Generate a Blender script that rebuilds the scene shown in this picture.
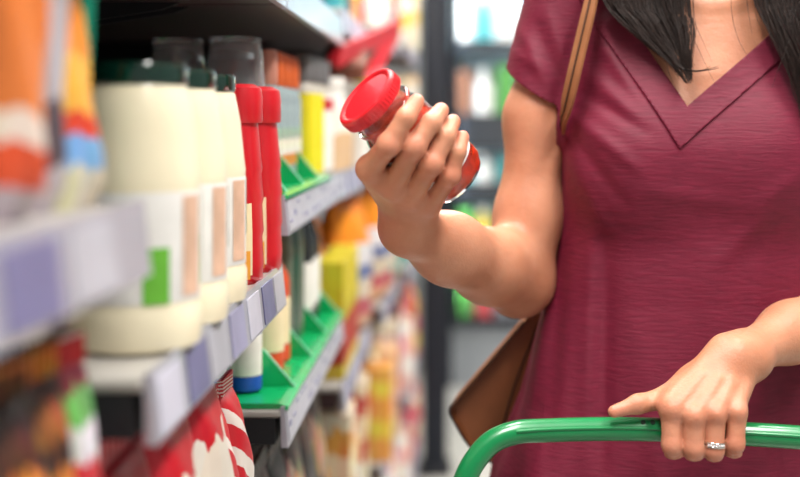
import bpy, math, random
import numpy as np
from mathutils import Vector, Matrix
PI = math.pi
scene = bpy.context.scene
COL = scene.collection
for o in list(bpy.data.objects):
    bpy.data.objects.remove(o)

# ------------------------------------------------------------------ camera, world, lights, exposure
# aisle runs along +Y; the lens is shifted so that the aisle's vanishing point sits at (455,120)
F = 1200.0; CX, CY = 455.0, 120.0; EYE = 1.25
cam_d = bpy.data.cameras.new('camera'); cam = bpy.data.objects.new('camera', cam_d); COL.objects.link(cam)
cam.location = (0, 0, EYE); cam.rotation_euler = (PI/2, 0, 0)
cam_d.sensor_width = 36.0; cam_d.lens = 36.0*F/800.0
cam_d.shift_x = (400-CX)/800.0; cam_d.shift_y = (CY-238.5)/800.0
cam_d.clip_start = 0.02; cam_d.clip_end = 60
cam_d.dof.use_dof = True; cam_d.dof.focus_distance = 1.18; cam_d.dof.aperture_fstop = 2.3
scene.camera = cam
scene.view_settings.view_transform = 'Standard'; scene.view_settings.look = 'None'
scene.view_settings.gamma = 1.0; scene.view_settings.use_curve_mapping = False
scene.view_settings.exposure = 0.0
w = bpy.data.worlds.new('store_light'); scene.world = w; w.use_nodes = True
bg = w.node_tree.nodes['Background']; bg.inputs[0].default_value = (1.0, 0.985, 0.96, 1); bg.inputs[1].default_value = 0.32
def area(name, loc, rot, sx, sy, power, col=(1, .97, .93)):
    l = bpy.data.lights.new(name, 'AREA'); l.shape = 'RECTANGLE'; l.size = sx; l.size_y = sy
    l.energy = power; l.color = col
    o = bpy.data.objects.new(name, l); COL.objects.link(o); o.location = loc; o.rotation_euler = rot
    return o
# strip lamps over the aisle (their housings are built with the ceiling)
LAMP_ROWS = [(-0.25, 0.2), (0.9, 0.2), (-0.25, 2.3), (0.9, 2.3), (0.5, 4.5)]
for (lx, ly) in LAMP_ROWS:
    area('aisle_lamp_light', (lx, ly, 2.90), (0, 0, 0), 0.28, 1.5, 58)

# ------------------------------------------------------------------ helpers
def lin(c):
    if isinstance(c, str):
        c = c.lstrip('#'); c = tuple(int(c[i:i+2], 16)/255 for i in (0, 2, 4))
    return tuple((v/12.92 if v <= .04045 else ((v+.055)/1.055)**2.4) for v in c[:3]) + (1,)
def P(px, py, Y):
    """point of the place seen at photo pixel (px,py) at distance Y down the aisle"""
    return Vector(((px-CX)/F*Y, Y, EYE-(py-CY)/F*Y))
def bsdf(m): return m.node_tree.nodes['Principled BSDF']
MATS = {}
def mat(name, col, rough=.5, metal=0, vary=.08, nscale=30, bump=0, bscale=80, trans=0, ior=1.45, sss=0, coat=0, alpha=1):
    if name in MATS: return MATS[name]
    m = bpy.data.materials.new(name); m.use_nodes = True; nt = m.node_tree; b = bsdf(m)
    c = lin(col)
    b.inputs['Roughness'].default_value = rough; b.inputs['Metallic'].default_value = metal
    b.inputs['IOR'].default_value = ior; b.inputs['Transmission Weight'].default_value = trans
    b.inputs['Coat Weight'].default_value = coat; b.inputs['Alpha'].default_value = alpha
    if sss:
        b.inputs['Subsurface Weight'].default_value = sss; b.inputs['Subsurface Radius'].default_value = (.012, .005, .003)
        b.inputs['Subsurface Scale'].default_value = .6
    tc = nt.nodes.new('ShaderNodeTexCoord'); nz = nt.nodes.new('ShaderNodeTexNoise'); nz.inputs['Scale'].default_value = nscale
    nz.inputs['Detail'].default_value = 4
    nt.links.new(tc.outputs['Object'], nz.inputs['Vector'])
    rp = nt.nodes.new('ShaderNodeValToRGB')
    d = tuple(max(0, v*(1-vary)) for v in c[:3]); e = tuple(min(1, v*(1+vary)) for v in c[:3])
    rp.color_ramp.elements[0].position = .3; rp.color_ramp.elements[1].position = .7
    rp.color_ramp.elements[0].color = d+(1,); rp.color_ramp.elements[1].color = e+(1,)
    nt.links.new(nz.outputs['Fac'], rp.inputs['Fac']); nt.links.new(rp.outputs['Color'], b.inputs['Base Color'])
    if bump:
        n2 = nt.nodes.new('ShaderNodeTexNoise'); n2.inputs['Scale'].default_value = bscale; n2.inputs['Detail'].default_value = 5
        bp = nt.nodes.new('ShaderNodeBump'); bp.inputs['Strength'].default_value = bump; bp.inputs['Distance'].default_value = .002
        nt.links.new(tc.outputs['Object'], n2.inputs['Vector']); nt.links.new(n2.outputs['Fac'], bp.inputs['Height'])
        nt.links.new(bp.outputs['Normal'], b.inputs['Normal'])
    MATS[name] = m
    return m
def printed(name, bands, rough=.4, blotch=.5, nscale=9, axis='Z', warp=.10, slant=0):
    """flat print in bands up the pack: bands=[(pos,colour),...] along the generated axis, wobbled by noise, with blotches of ink"""
    if name in MATS: return MATS[name]
    m = bpy.data.materials.new(name); m.use_nodes = True; nt = m.node_tree; b = bsdf(m); L = nt.links.new
    b.inputs['Roughness'].default_value = rough
    tc = nt.nodes.new('ShaderNodeTexCoord'); sp = nt.nodes.new('ShaderNodeSeparateXYZ'); L(tc.outputs['Generated'], sp.inputs[0])
    nz = nt.nodes.new('ShaderNodeTexNoise'); nz.inputs['Scale'].default_value = nscale; L(tc.outputs['Generated'], nz.inputs['Vector'])
    sub = nt.nodes.new('ShaderNodeMath'); sub.operation = 'MULTIPLY_ADD'; sub.inputs[1].default_value = warp*2; sub.inputs[2].default_value = -warp
    L(nz.outputs['Fac'], sub.inputs[0])
    add = nt.nodes.new('ShaderNodeMath'); add.operation = 'ADD'; L(sp.outputs[axis], add.inputs[0]); L(sub.outputs[0], add.inputs[1])
    last = add
    if slant:
        sl = nt.nodes.new('ShaderNodeMath'); sl.operation = 'MULTIPLY_ADD'; sl.inputs[1].default_value = slant
        L(sp.outputs['Y'], sl.inputs[0]); L(add.outputs[0], sl.inputs[2]); last = sl
    rp = nt.nodes.new('ShaderNodeValToRGB'); cr = rp.color_ramp; cr.interpolation = 'CONSTANT'
    while len(cr.elements) < len(bands): cr.elements.new(.5)
    for e, (p, c) in zip(cr.elements, bands): e.position = p; e.color = lin(c)
    L(last.outputs[0], rp.inputs['Fac'])
    out = rp.outputs['Color']
    if blotch:
        vz = nt.nodes.new('ShaderNodeTexVoronoi'); vz.inputs['Scale'].default_value = nscale*.8; L(tc.outputs['Generated'], vz.inputs['Vector'])
        mx = nt.nodes.new('ShaderNodeMix'); mx.data_type = 'RGBA'; mx.blend_type = 'OVERLAY'; mx.inputs[0].default_value = blotch
        L(out, mx.inputs[6]); L(vz.outputs['Color'], mx.inputs[7])
        out = mx.outputs[2]
    L(out, b.inputs['Base Color'])
    MATS[name] = m
    return m
def glass(name, col, rough=.05, ior=1.2, shadow=None):
    if name in MATS: return MATS[name]
    m = mat(name, col, rough=rough, trans=1, ior=ior, vary=.02)
    return m

def link(o, parent=None):
    COL.objects.link(o)
    if parent is not None: o.parent = parent
    return o
def tag(o, label=None, cat=None, group=None, kind=None):
    if label: o['label'] = label
    if cat: o['category'] = cat
    if group: o['group'] = group
    if kind: o['kind'] = kind
    return o
def thing(name, label, cat, loc=(0, 0, 0), rz=0, group=None):
    o = bpy.data.objects.new(name, None); link(o); o.location = loc; o.rotation_euler = (0, 0, rz); o.empty_display_size = .02
    return tag(o, label, cat, group)
class MB:
    def __init__(s): s.v = []; s.f = []
    def add(s, vs, fs):
        n = len(s.v); s.v += [tuple(v) for v in vs]; s.f += [tuple(i+n for i in f) for f in fs]; return s
    def box(s, x0, x1, y0, y1, z0, z1, M=None, bev=0):
        if bev:
            b = bev
            # chamfered box: 24 verts
            vs = []; 
            for sx in (0, 1):
                for sy in (0, 1):
                    for sz in (0, 1):
                        X, Y, Z = (x0, x1)[sx], (y0, y1)[sy], (z0, z1)[sz]
                        dx, dy, dz = (b, -b)[sx], (b, -b)[sy], (b, -b)[sz]
                        vs += [(X, Y+dy, Z+dz), (X+dx, Y, Z+dz), (X+dx, Y+dy, Z)]
            def I(sx, sy, sz, a): return (sx*4+sy*2+sz)*3+a
            fs = []
            for sgn in (0, 1):
                fs.append((I(sgn,0,0,0), I(sgn,1,0,0), I(sgn,1,1,0), I(sgn,0,1,0)))
                fs.append((I(0,sgn,0,1), I(1,sgn,0,1), I(1,sgn,1,1), I(0,sgn,1,1)))
                fs.append((I(0,0,sgn,2), I(1,0,sgn,2), I(1,1,sgn,2), I(0,1,sgn,2)))
            for a in (0, 1):
                for c in (0, 1):
                    fs.append((I(a,c,0,0), I(a,c,1,0), I(a,c,1,1), I(a,c,0,1)))
                    fs.append((I(a,0,c,0), I(a,1,c,0), I(a,1,c,2), I(a,0,c,2)))
                    fs.append((I(0,a,c,1), I(1,a,c,1), I(1,a,c,2), I(0,a,c,2)))
            for sx in (0, 1):
                for sy in (0, 1):
                    for sz in (0, 1): fs.append((I(sx,sy,sz,0), I(sx,sy,sz,1), I(sx,sy,sz,2)))
        else:
            vs = [(x, y, z) for x in (x0, x1) for y in (y0, y1) for z in (z0, z1)]
            fs = [(0,1,3,2), (4,6,7,5), (0,4,5,1), (2,3,7,6), (0,2,6,4), (1,5,7,3)]
        if M is not None: vs = [M @ Vector(v) for v in vs]
        return s.add(vs, fs)
    def prism(s, poly, h, M=None, axis='z'):
        """polygon (2d list) extruded by h along axis"""
        n = len(poly)
        if axis == 'z': vs = [(x, y, 0) for x, y in poly]+[(x, y, h) for x, y in poly]
        elif axis == 'y': vs = [(x, 0, z) for x, z in poly]+[(x, h, z) for x, z in poly]
        else: vs = [(0, y, z) for y, z in poly]+[(h, y, z) for y, z in poly]
        fs = [tuple(range(n))[::-1], tuple(range(n, 2*n))]+[(i, (i+1) % n, n+(i+1) % n, n+i) for i in range(n)]
        if M is not None: vs = [M @ Vector(v) for v in vs]
        return s.add(vs, fs)
    def lathe(s, prof, seg=24, M=None, sx=1, sy=1, cap=True):
        vs = []; fs = []
        for (r, z) in prof:
            for i in range(seg):
                a = 2*PI*i/seg; vs.append((r*math.cos(a)*sx, r*math.sin(a)*sy, z))
        for k in range(len(prof)-1):
            for i in range(seg):
                j = (i+1) % seg; fs.append((k*seg+i, k*seg+j, (k+1)*seg+j, (k+1)*seg+i))
        if cap:
            fs.append(tuple(range(seg))[::-1]); fs.append(tuple(range((len(prof)-1)*seg, len(prof)*seg)))
        if M is not None: vs = [M @ Vector(v) for v in vs]
        return s.add(vs, fs)
    def tube(s, pts, r, seg=8, cap=True, flat=1.0):
        """tube along a polyline; r number or list"""
        pts = [Vector(p) for p in pts]; n = len(pts); rs = r if isinstance(r, (list, tuple)) else [r]*n
        t0 = (pts[1]-pts[0]).normalized(); up = Vector((0, 0, 1)) if abs(t0.z) < .9 else Vector((1, 0, 0))
        nrm = (up-t0*up.dot(t0)).normalized(); vs = []; fs = []
        for i in range(n):
            t = (pts[min(i+1, n-1)]-pts[max(i-1, 0)]).normalized()
            nrm = (nrm-t*nrm.dot(t)).normalized(); bn = t.cross(nrm)
            for k in range(seg):
                a = 2*PI*k/seg; vs.append(pts[i]+(nrm*math.cos(a)*flat+bn*math.sin(a))*rs[i])
        for i in range(n-1):
            for k in range(seg):
                j = (k+1) % seg; fs.append((i*seg+k, i*seg+j, (i+1)*seg+j, (i+1)*seg+k))
        if cap: fs.append(tuple(range(seg))[::-1]); fs.append(tuple(range((n-1)*seg, n*seg)))
        return s.add(vs, fs)
    def mesh(s, name):
        me = bpy.data.meshes.new(name); me.from_pydata([tuple(v) for v in s.v], [], s.f); me.update(); return me
    def build(s, name, m, parent=None, smooth=None):
        me = s.mesh(name)
        import bmesh
        bm = bmesh.new(); bm.from_mesh(me); bmesh.ops.recalc_face_normals(bm, faces=bm.faces); bm.to_mesh(me); bm.free()
        if m is not None: me.materials.append(m)
        if smooth is not None: shade(me, smooth)
        return link(bpy.data.objects.new(name, me), parent)
def shade(me, ang=40):
    me.polygons.foreach_set('use_smooth', [True]*len(me.polygons))
    try: me.set_sharp_from_angle(angle=math.radians(ang))
    except Exception: pass
def spline(pts, n=8):
    """Catmull-Rom through points"""
    pts = [Vector(p) for p in pts]; out = []
    q = [pts[0]*2-pts[1]]+pts+[pts[-1]*2-pts[-2]]
    for i in range(1, len(q)-2):
        for k in range(n):
            t = k/n; a, b, c, d = q[i-1], q[i], q[i+1], q[i+2]
            out.append(.5*((2*b)+(c-a)*t+(2*a-5*b+4*c-d)*t*t+(3*b-a-3*c+d)*t**3))
    out.append(pts[-1]); return out
ORD = ['first', 'second', 'third', 'fourth', 'fifth', 'sixth', 'seventh', 'eighth', 'ninth', 'tenth', 'eleventh', 'twelfth']
# ================================================================== the place
def struct(name, mb, m, parent=None):
    o = mb.build(name, m, parent); o['kind'] = 'structure'; return o
struct('floor', MB().box(-3, 4, -2, 6.6, -.05, 0), mat('floor_vinyl', '#b9b6b0', .35, vary=.06, nscale=4))
struct('ceiling', MB().box(-3, 4, -2, 6.6, 3.0, 3.05), mat('ceiling_tile', '#e6e6e4', .8))
struct('wall_back', MB().box(-3, 4, 6.5, 6.6, 0, 3.0), mat('back_wall_paint', '#cfd4d6', .8))
def emissive(name, col, st):
    m = mat(name, col, .5); b = bsdf(m); b.inputs['Emission Color'].default_value = lin(col); b.inputs['Emission Strength'].default_value = st; return m
for i, (lx, ly) in enumerate(LAMP_ROWS):
    t = thing('ceiling_lamp', 'white strip ceiling lamp over the aisle, %s from the camera' % ORD[i], 'lamp', (lx, ly, 3.0), 0, 'strip lamps over the aisle')
    MB().box(-.16, .16, -.78, .78, -.07, 0, bev=.01).build('housing', mat('lamp_housing', '#e8e8e8', .5), t)
    MB().box(-.14, .14, -.75, .75, -.085, -.0702).build('diffuser', emissive('lamp_diffuser', '#fff6ea', 3), t)

# ------------------------------------------------------------------ gondola shelving along the left
XF = -.190; XB = -.66
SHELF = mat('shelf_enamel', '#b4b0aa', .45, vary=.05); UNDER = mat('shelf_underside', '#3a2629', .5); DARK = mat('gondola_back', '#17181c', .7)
RAIL = mat('price_rail', '#a9a9b4', .3, vary=.05, coat=.3); UPR = mat('upright_steel', '#2a2b30', .5, metal=.3)
TAGM = [mat('price_tag_white', '#c8c7d6', .35), mat('price_tag_lilac', '#a09ebe', .35), mat('price_tag_grey', '#75749a', .35), mat('price_tag_pale', '#b6b6c0', .35)]
INK = mat('tag_ink', '#9a9ab2', .6)
def bay(label, y0, y1, shelves, tagw=.055, seed=0, XF=-.190):
    """shelves: (top height relative to the eye, tag style)"""
    t = thing('shelving_bay', label, 'shelving', (XF, y0, 0), 0, 'shelving bays along the aisle')
    rg = random.Random(seed)
    W = y1-y0
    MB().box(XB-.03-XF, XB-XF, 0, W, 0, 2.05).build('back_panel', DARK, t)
    MB().box(XB-XF, -.03, .0, W, 0, .12).build('plinth', UPR, t)
    MB().box(XB-XF, XB-XF+.03, -.006, .03, .12, 2.05).build('upright', UPR, t)
    for z, style in shelves:
        z = EYE+z
        s = MB().box(XB-XF, -.006, 0, W, z-.008, z, bev=.002).build('shelf', SHELF, t)
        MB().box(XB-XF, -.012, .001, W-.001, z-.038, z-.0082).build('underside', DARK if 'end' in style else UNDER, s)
        for yy in (.02, W-.02):     # shelf brackets
            M = Matrix.Translation((XB-XF, yy-.003, 0)); mb = MB(); mb.prism([(0, z-.038), (.36, z-.038), (.34, z-.046), (0, z-.10)], .006, M, 'y'); mb.build('bracket', UPR, s)
        mb = MB(); mb.prism([(-.006, z+.003), (-.002, z+.004), (.003, z-.042), (-.005, z-.042)], W-.004, Matrix.Translation((0, .002, 0)), 'y')
        r = mb.build('price_rail', RAIL, s)
        if style in ('tags', 'end'):
            y = .012; k = 0
            while y+tagw < W:
                mb = MB(); mb.prism([(-.0012, z-.002), (-.0002, z-.002), (.0040, z-.039), (.0030, z-.039)], tagw-.010, Matrix.Translation((0, y, 0)), 'y')
                mb.build('price_tag', TAGM[[0, 2, 3, 1][k % 4]], s)
                y += tagw*rg.uniform(.95, 1.25); k += 1
        elif 'print' in style:
            mb = MB(); mb.prism([(-.0012, z-.003), (-.0002, z-.003), (.0040, z-.038), (.0030, z-.038)], W-.03, Matrix.Translation((0, .012, 0)), 'y'); mb.build('price_strip', TAGM[3], s)
            mb = MB(); y = .02
            while y < W-.04:
                hgt = rg.choice([.003, .006]); zz = z-rg.choice([.008, .017, .026]); x_ = (z-.003-zz)*.105
                for q in range(rg.randint(2, 4)):
                    wq = rg.uniform(.001, .004); a = .0008
                    mb.prism([(-.0002+(z-.003-zz)*.12, zz), (.0007+(z-.003-zz)*.12, zz), (.0007+(z-.003-zz+hgt)*.12, zz-hgt), (-.0002+(z-.003-zz+hgt)*.12, zz-hgt)], wq, Matrix.Translation((0, y, 0)), 'y'); y += wq+.003
                y += rg.uniform(.006, .02)
            tag(mb.build('barcode', INK, s), kind='stuff')
    return t
bay('nearest shelving bay, carrying the blurred snack pouches', .02, .742, [(.167, 'plain'), (-.053, 'tags'), (-.40, 'tags')], .085, 1)
bay('shelving bay carrying the mayonnaise jars and red squeeze bottles', .752, 1.335, [(.167, 'tags'), (-.163, 'end'), (-.46, 'tags')], .075, 2)
bay('shelving bay with the two green divider trays', 1.345, 2.03, [(.167, 'plain'), (-.088, 'print'), (-.326, 'printend'), (-.70, 'tags')], .06, 3)
bay('shelving bay with the yellow and red cartons, just past the green trays', 2.04, 2.70, [(.190, 'tags'), (-.092, 'tags'), (-.455, 'tags'), (-.80, 'tags')], .06, 4)
bay('shelving bay between the yellow and red cartons and the farthest bay', 2.71, 3.38, [(.215, 'tags'), (-.10, 'tags'), (-.42, 'tags'), (-.78, 'tags'), (-1.08, 'tags')], .06, 5, -.160)
bay('farthest shelving bay, right beside the dark post', 3.39, 4.18, [(.215, 'tags'), (-.10, 'tags'), (-.42, 'tags'), (-.78, 'tags'), (-1.08, 'tags')], .06, 6, -.130)

# ------------------------------------------------------------------ product builders
def lathe_thing(name, label, cat, loc, parts, group=None, sx=1, sy=1, rz=0, seg=24):
    """parts: (part name, profile, material[, seg]) stacked about one axis"""
    t = thing(name, label, cat, loc, rz, group)
    for p in parts:
        MB().lathe(p[1], seg, None, sx, sy).build(p[0], p[2], t, 40)
    return t
def pouch(name, label, cat, loc, w, h, d, m, group=None, rz=0, lean=0, topw=1.0, seal=True, sealm=None, nu=12, nv=14):
    """pillow bag standing on its base, face towards +X (the aisle)"""
    t = thing(name, label, cat, loc, rz, group)
    vs = []; fs = []; rg = random.Random(hash((round(loc[0], 3), round(loc[1], 3))) & 0xffff)
    hs = h*(.93 if seal else 1)
    for side in (1, -1):
        for j in range(nv+1):
            v = j/nv
            for i in range(nu+1):
                u = i/nu; cu = max(0, 1-abs(2*u-1)**4)**.5; cvv = (min(1, (v+.03)*8)**.5)*max(0, 1-max(0, (v-.5)/.5)**2)**.7
                ww = w*(1+(topw-1)*v)
                wr = 1+.10*math.sin(u*9+v*13+rg.random()*.4)
                x = side*(d/2*cu*cvv*wr+.0006)
                vs.append((x+lean*v*h, (u-.5)*ww, v*hs))
    n1 = (nu+1)*(nv+1)
    for s in (0, 1):
        for j in range(nv):
            for i in range(nu):
                a = s*n1+j*(nu+1)+i; q = (a, a+1, a+nu+2, a+nu+1); fs.append(q if s == 0 else q[::-1])
    rim = [j*(nu+1) for j in range(nv+1)]; rim2 = [j*(nu+1)+nu for j in range(nv+1)]
    for e in (rim, rim2, list(range(nu+1)), [nv*(nu+1)+i for i in range(nu+1)]):
        for a, b in zip(e, e[1:]): fs.append((a, b, b+n1, a+n1))
    MB().add(vs, fs).build('bag_body', m, t, 60)
    if seal:
        M = Matrix.Translation((lean*h, 0, hs)); mb = MB()
        for k in range(16):   # crimped top seal
            y0 = -w*topw/2+w*topw*k/16; y1 = y0+w*topw/16; o = .0012 if k % 2 else -.0012
            mb.box(-.0015+o, .0015+o, y0, y1, -.002, h*.07, M)
        mb.build('top_seal', sealm or m, t)
    return t
def carton(name, label, cat, loc, w, h, d, m, group=None, rz=0, flapm=None):
    """folding box, face towards +X"""
    t = thing(name, label, cat, loc, rz, group)
    MB().box(-d/2, d/2, -w/2, w/2, 0, h, bev=min(.002, h*.05)).build('box_body', m, t)
    MB().box(-d/2+.001, d/2-.001, -w/2+.001, w/2-.001, h, h+.0012).build('top_flap', flapm or m, t)
    return t
G_ORANGE = printed('pouch_orange', [(0, '#b0a6ac'), (.10, '#d9502a'), (.20, '#e6d3c2'), (.27, '#dd7a3a'), (.9, '#d8742f')], .35, .12, 4, warp=.04, slant=.06)
G_GREY = printed('pouch_grey', [(0, '#c2bcc0'), (.08, '#5b4f55'), (.24, '#b0abb0'), (.8, '#a09ca2')], .35, .10, 4, warp=.05, slant=-.05)
G_BRIGHT = printed('pouch_bright', [(0, '#d6cabc'), (.095, '#7fa6d8'), (.185, '#d8452c'), (.25, '#eeb04a'), (.40, '#e88a3c'), (.72, '#e06f35')], .35, .20, 5, warp=.05)
G_TEAL = mat('pouch_teal', '#0a8f72', .35, vary=.15, nscale=12)
ZS = lambda z: EYE+z
# -- nearest bay, upper shelf
NG = 'blurred pouches on the nearest shelf'
pouch('snack_pouch', 'orange and white snack pouch, leftmost on the nearest shelf', 'pouch', (-.240, .612, ZS(-.053)), .062, .25, .05, G_ORANGE, NG, rz=-.15)
pouch('snack_pouch', 'grey snack pouch between the orange pouch and the blue patched one', 'pouch', (-.243, .668, ZS(-.053)), .044, .26, .045, G_GREY, NG, rz=-.2)
pouch('snack_pouch', 'orange and yellow snack pouch with a blue patch beside the mayonnaise', 'pouch', (-.236, .716, ZS(-.053)), .052, .245, .052, G_BRIGHT, NG, rz=-.2, lean=-.15)
pouch('snack_pouch', 'teal green pouch peeking out behind the orange and yellow pouch', 'pouch', (-.247, .744, ZS(-.053)), .034, .30, .026, G_TEAL, NG, rz=-.9, lean=.11)
# -- nearest bay, lower shelf
B1 = printed('pouch_brown', [(0, '#6a3d22'), (.66, '#d98a3a'), (.84, '#4a2c20'), (.92, '#1c1618')], .4, .5, 9, warp=.09)
B2 = printed('pouch_dark', [(0, '#d0822e'), (.80, '#2c2022'), (.86, '#8d562e'), (.93, '#22191b')], .4, .5, 9, warp=.08)
B3 = printed('pouch_white_green', [(0, '#c8323a'), (.77, '#d9d4da'), (.86, '#69a35a'), (.94, '#8a3040')], .4, .3, 5, warp=.05)
NL = 'pouches under the nearest shelf'
pouch('coffee_pouch', 'dark pouch with orange picture under the nearest shelf, leftmost', 'pouch', (-.240, .610, ZS(-.40)), .075, .275, .06, B1, NL, rz=-.2)
pouch('coffee_pouch', 'black and brown pouch under the nearest shelf, middle of three', 'pouch', (-.238, .668, ZS(-.40)), .055, .275, .055, B2, NL, rz=-.2)
pouch('coffee_pouch', 'white pouch with green and red print under the nearest shelf', 'pouch', (-.232, .715, ZS(-.40)), .036, .275, .045, B3, NL, rz=-.2)
# -- mayonnaise
CREAM = mat('mayonnaise', '#f6ebcc', .3, vary=.03, coat=.4); LIDG = mat('dark_green_lid', '#04291f', .12, coat=1); PAPER = mat('white_label', '#eceae6', .45)
LG = mat('label_green', '#6dbb3c', .45); LPE = mat('label_peach', '#d9b39a', .45, vary=.2, nscale=40); LGR = mat('label_greygreen', '#b8cfae', .45)
def arc(prof, a0, a1, seg=14):
    mb = MB(); vs = []; fs = []; n = seg+1
    for (r, z) in prof:
        for i in range(n): a = a0+(a1-a0)*i/seg; vs.append((r*math.cos(a), r*math.sin(a), z))
    for k in range(len(prof)-1):
        for i in range(seg): fs.append((k*n+i, k*n+i+1, (k+1)*n+i+1, (k+1)*n+i))
    return mb.add(vs, fs)
RM = .0465
def mayo(label, x, y):
    t = thing('mayonnaise_jar', label, 'jar', (x, y, ZS(-.163)), 0, 'mayonnaise jars')
    MB().lathe([(RM*.82, 0), (RM*.97, .004), (RM, .012), (RM, .030), (RM*.965, .034), (RM*.965, .115), (RM*.97, .119), (RM*.94, .130), (RM*.87, .162), (RM*.77, .186), (RM*.72, .190)], 36).build('jar_body', CREAM, t, 40)
    MB().lathe([(RM*.74, .187), (RM*.78, .189), (RM*.78, .200), (RM*.75, .203), (RM*.1, .203)], 36).build('lid', LIDG, t, 35)
    a = [(RM*.972, .036), (RM*.975, .037), (RM*.975, .112), (RM*.972, .113)]
    s = arc(a, -2.9, .9, 24).build('label', PAPER, t, 60)
    q = [(RM*.985, .036), (RM*.985, .075)]
    arc(q, -1.22, -.80, 6).build('green_mark', LG, s, 60)
    arc([(RM*.985, .040), (RM*.985, .110)], -.55, -.10, 8).build('picture', LPE, s, 60)
    arc([(RM*.985, .060), (RM*.985, .111)], .10, .70, 8).build('green_panel', LGR, s, 60)
mayo('large mayonnaise jar with dark green lid, closest to the camera', -.229, .862)
mayo('mayonnaise jar right behind the closest one in the front row', -.229, .965)
mayo('third mayonnaise jar of the front row, next to the red squeeze bottles', -.232, 1.068)
mayo('mayonnaise jar left of the closest one, seen under the price rail', -.334, .862)
mayo('mayonnaise jar in the inner row, second from the camera', -.334, .965)
mayo('mayonnaise jar in the inner row, third from the camera', -.336, 1.068)
# -- red squeeze bottles
REDP = mat('red_plastic', '#cf1f2b', .32, coat=.3, vary=.06); KLAB = mat('cream_label', '#f0dfb6', .45); KOR = mat('orange_label', '#eda23a', .45)
def squeeze(label, x, y, rz=0):
    t = thing('squeeze_bottle', label, 'bottle', (x, y, ZS(-.163)), rz, 'red squeeze bottles')
    pr = [(.021, 0), (.024, .004), (.025, .02), (.0235, .046), (.025, .052), (.0235, .078), (.025, .084), (.0225, .108), (.0235, .114), (.021, .135), (.0195, .150), (.0185, .160)]
    MB().lathe(pr, 28, None, .85, 1.15).build('bottle_body', REDP, t, 50)
    MB().lathe([(.0195, .160), (.0205, .162), (.0205, .186), (.019, .195), (.012, .199), (.004, .199)], 28, None, 1.0, 1.2).build('cap', REDP, t, 40)
    mb = arc([(.0262, .010), (.0262, .050), (.0215, .115)], -1.9, -.75, 10); s = mb.build('label', KLAB, t, 60); s.scale = (.86, 1.15, 1)
    mb = arc([(.0266, .006), (.0266, .034)], -1.75, -.85, 8); o = mb.build('orange_panel', KOR, s, 60)
squeeze('red squeeze bottle with cream and orange label, nearer the camera', -.214, 1.205, -.1)
squeeze('red squeeze bottle at the shelf end, behind the other red one', -.210, 1.300, -.3)
# -- red packs and striped bags on the shelf below
RP = printed('pack_red_white', [(0, '#e8ddd2'), (.81, '#c41d2c'), (.95, '#a91626')], .35, .10, 4, warp=.14)
RP2 = printed('pack_red', [(0, '#c21d2d'), (.5, '#d8323a'), (.72, '#b5172a')], .35, .15, 5, warp=.2)
pouch('red_pouch', 'deep red pouch beneath the mayonnaise shelf, nearest the camera', 'pouch', (-.232, .815, ZS(-.46)), .11, .252, .06, RP2, 'red pouches beneath the mayonnaise')
pouch('red_pouch', 'red and white pouch beneath the mayonnaise shelf, second from the camera', 'pouch', (-.230, .935, ZS(-.46)), .12, .252, .06, RP, 'red pouches beneath the mayonnaise')
pouch('red_pouch', 'red and white pouch beneath the mayonnaise shelf, next to the striped bags', 'pouch', (-.230, 1.055, ZS(-.46)), .11, .250, .06, RP, 'red pouches beneath the mayonnaise')
STR = printed('candy_stripes', [(0, '#f1e9e0'), (.1, '#cf2430'), (.22, '#f1e9e0'), (.32, '#cf2430'), (.44, '#f1e9e0'), (.54, '#cf2430'), (.66, '#f1e9e0'), (.76, '#cf2430'), (.88, '#f1e9e0'), (.95, '#cf2430')], .4, 0, 3, warp=.02, slant=.25)
for k, (y, x, wd) in enumerate(((1.135, -.232, 'nearer'), (1.200, -.230, 'farther'))):
    pouch('striped_bag', 'red and white striped bag under the red squeeze bottles, %s one' % wd, 'bag', (x, y, ZS(-.46)), .062, .205, .05, STR, 'striped bags', topw=.9)

# -- second bay: clear jars, spice bottles (upper shelf)
CLEAR = mat('smoky_clear_plastic', '#f2f5f8', .04, trans=.9, ior=1.45, vary=.02); GREYL = mat('grey_contents', '#6d6a72', .6, vary=.3, nscale=60)
TRAYG = mat('tray_green', '#12b066', .25, coat=.4, vary=.06)
TEDGE = mat('tray_edge_pale', '#7fd8ae', .3)
def tray(label, y0, y1, z, fins, xb=-.30):
    t = thing('shelf_tray', label, 'tray', (XF, y0, ZS(z)), 0, 'green divider trays')
    W = y1-y0
    mb = MB(); mb.prism([(xb-XF, .0005), (-.006, .0005), (.002, -.001), (.002, .003), (-.008, .0065), (xb-XF, .0065)], W, None, 'y'); mb.build('tray_floor', TRAYG, t)
    for f in fins:
        M = Matrix.Translation((0, f-y0, 0)); mb = MB()
        mb.prism([(-.004, .006), (-.040, .050), (-.055, .052), (xb-XF, .052), (xb-XF, .006)], .003, M, 'y'); d = mb.build('divider', TRAYG, t)
        mb = MB(); mb.prism([(-.003, .0065), (-.040, .0502), (-.040, .0515), (-.0015, .0068)], .005, Matrix.Translation((0, f-y0-.001, 0)), 'y'); mb.build('divider_lip', TEDGE, d)
    return t
TU = -.080; TL = -.318
tray('green plastic divider tray on the upper shelf behind the red bottles', 1.352, 1.82, -.088, (1.372, 1.53, 1.70))
tray('large green plastic divider tray on the lower shelf', 1.352, 2.025, -.326, (1.44, 1.62, 1.80, 1.985))
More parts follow.
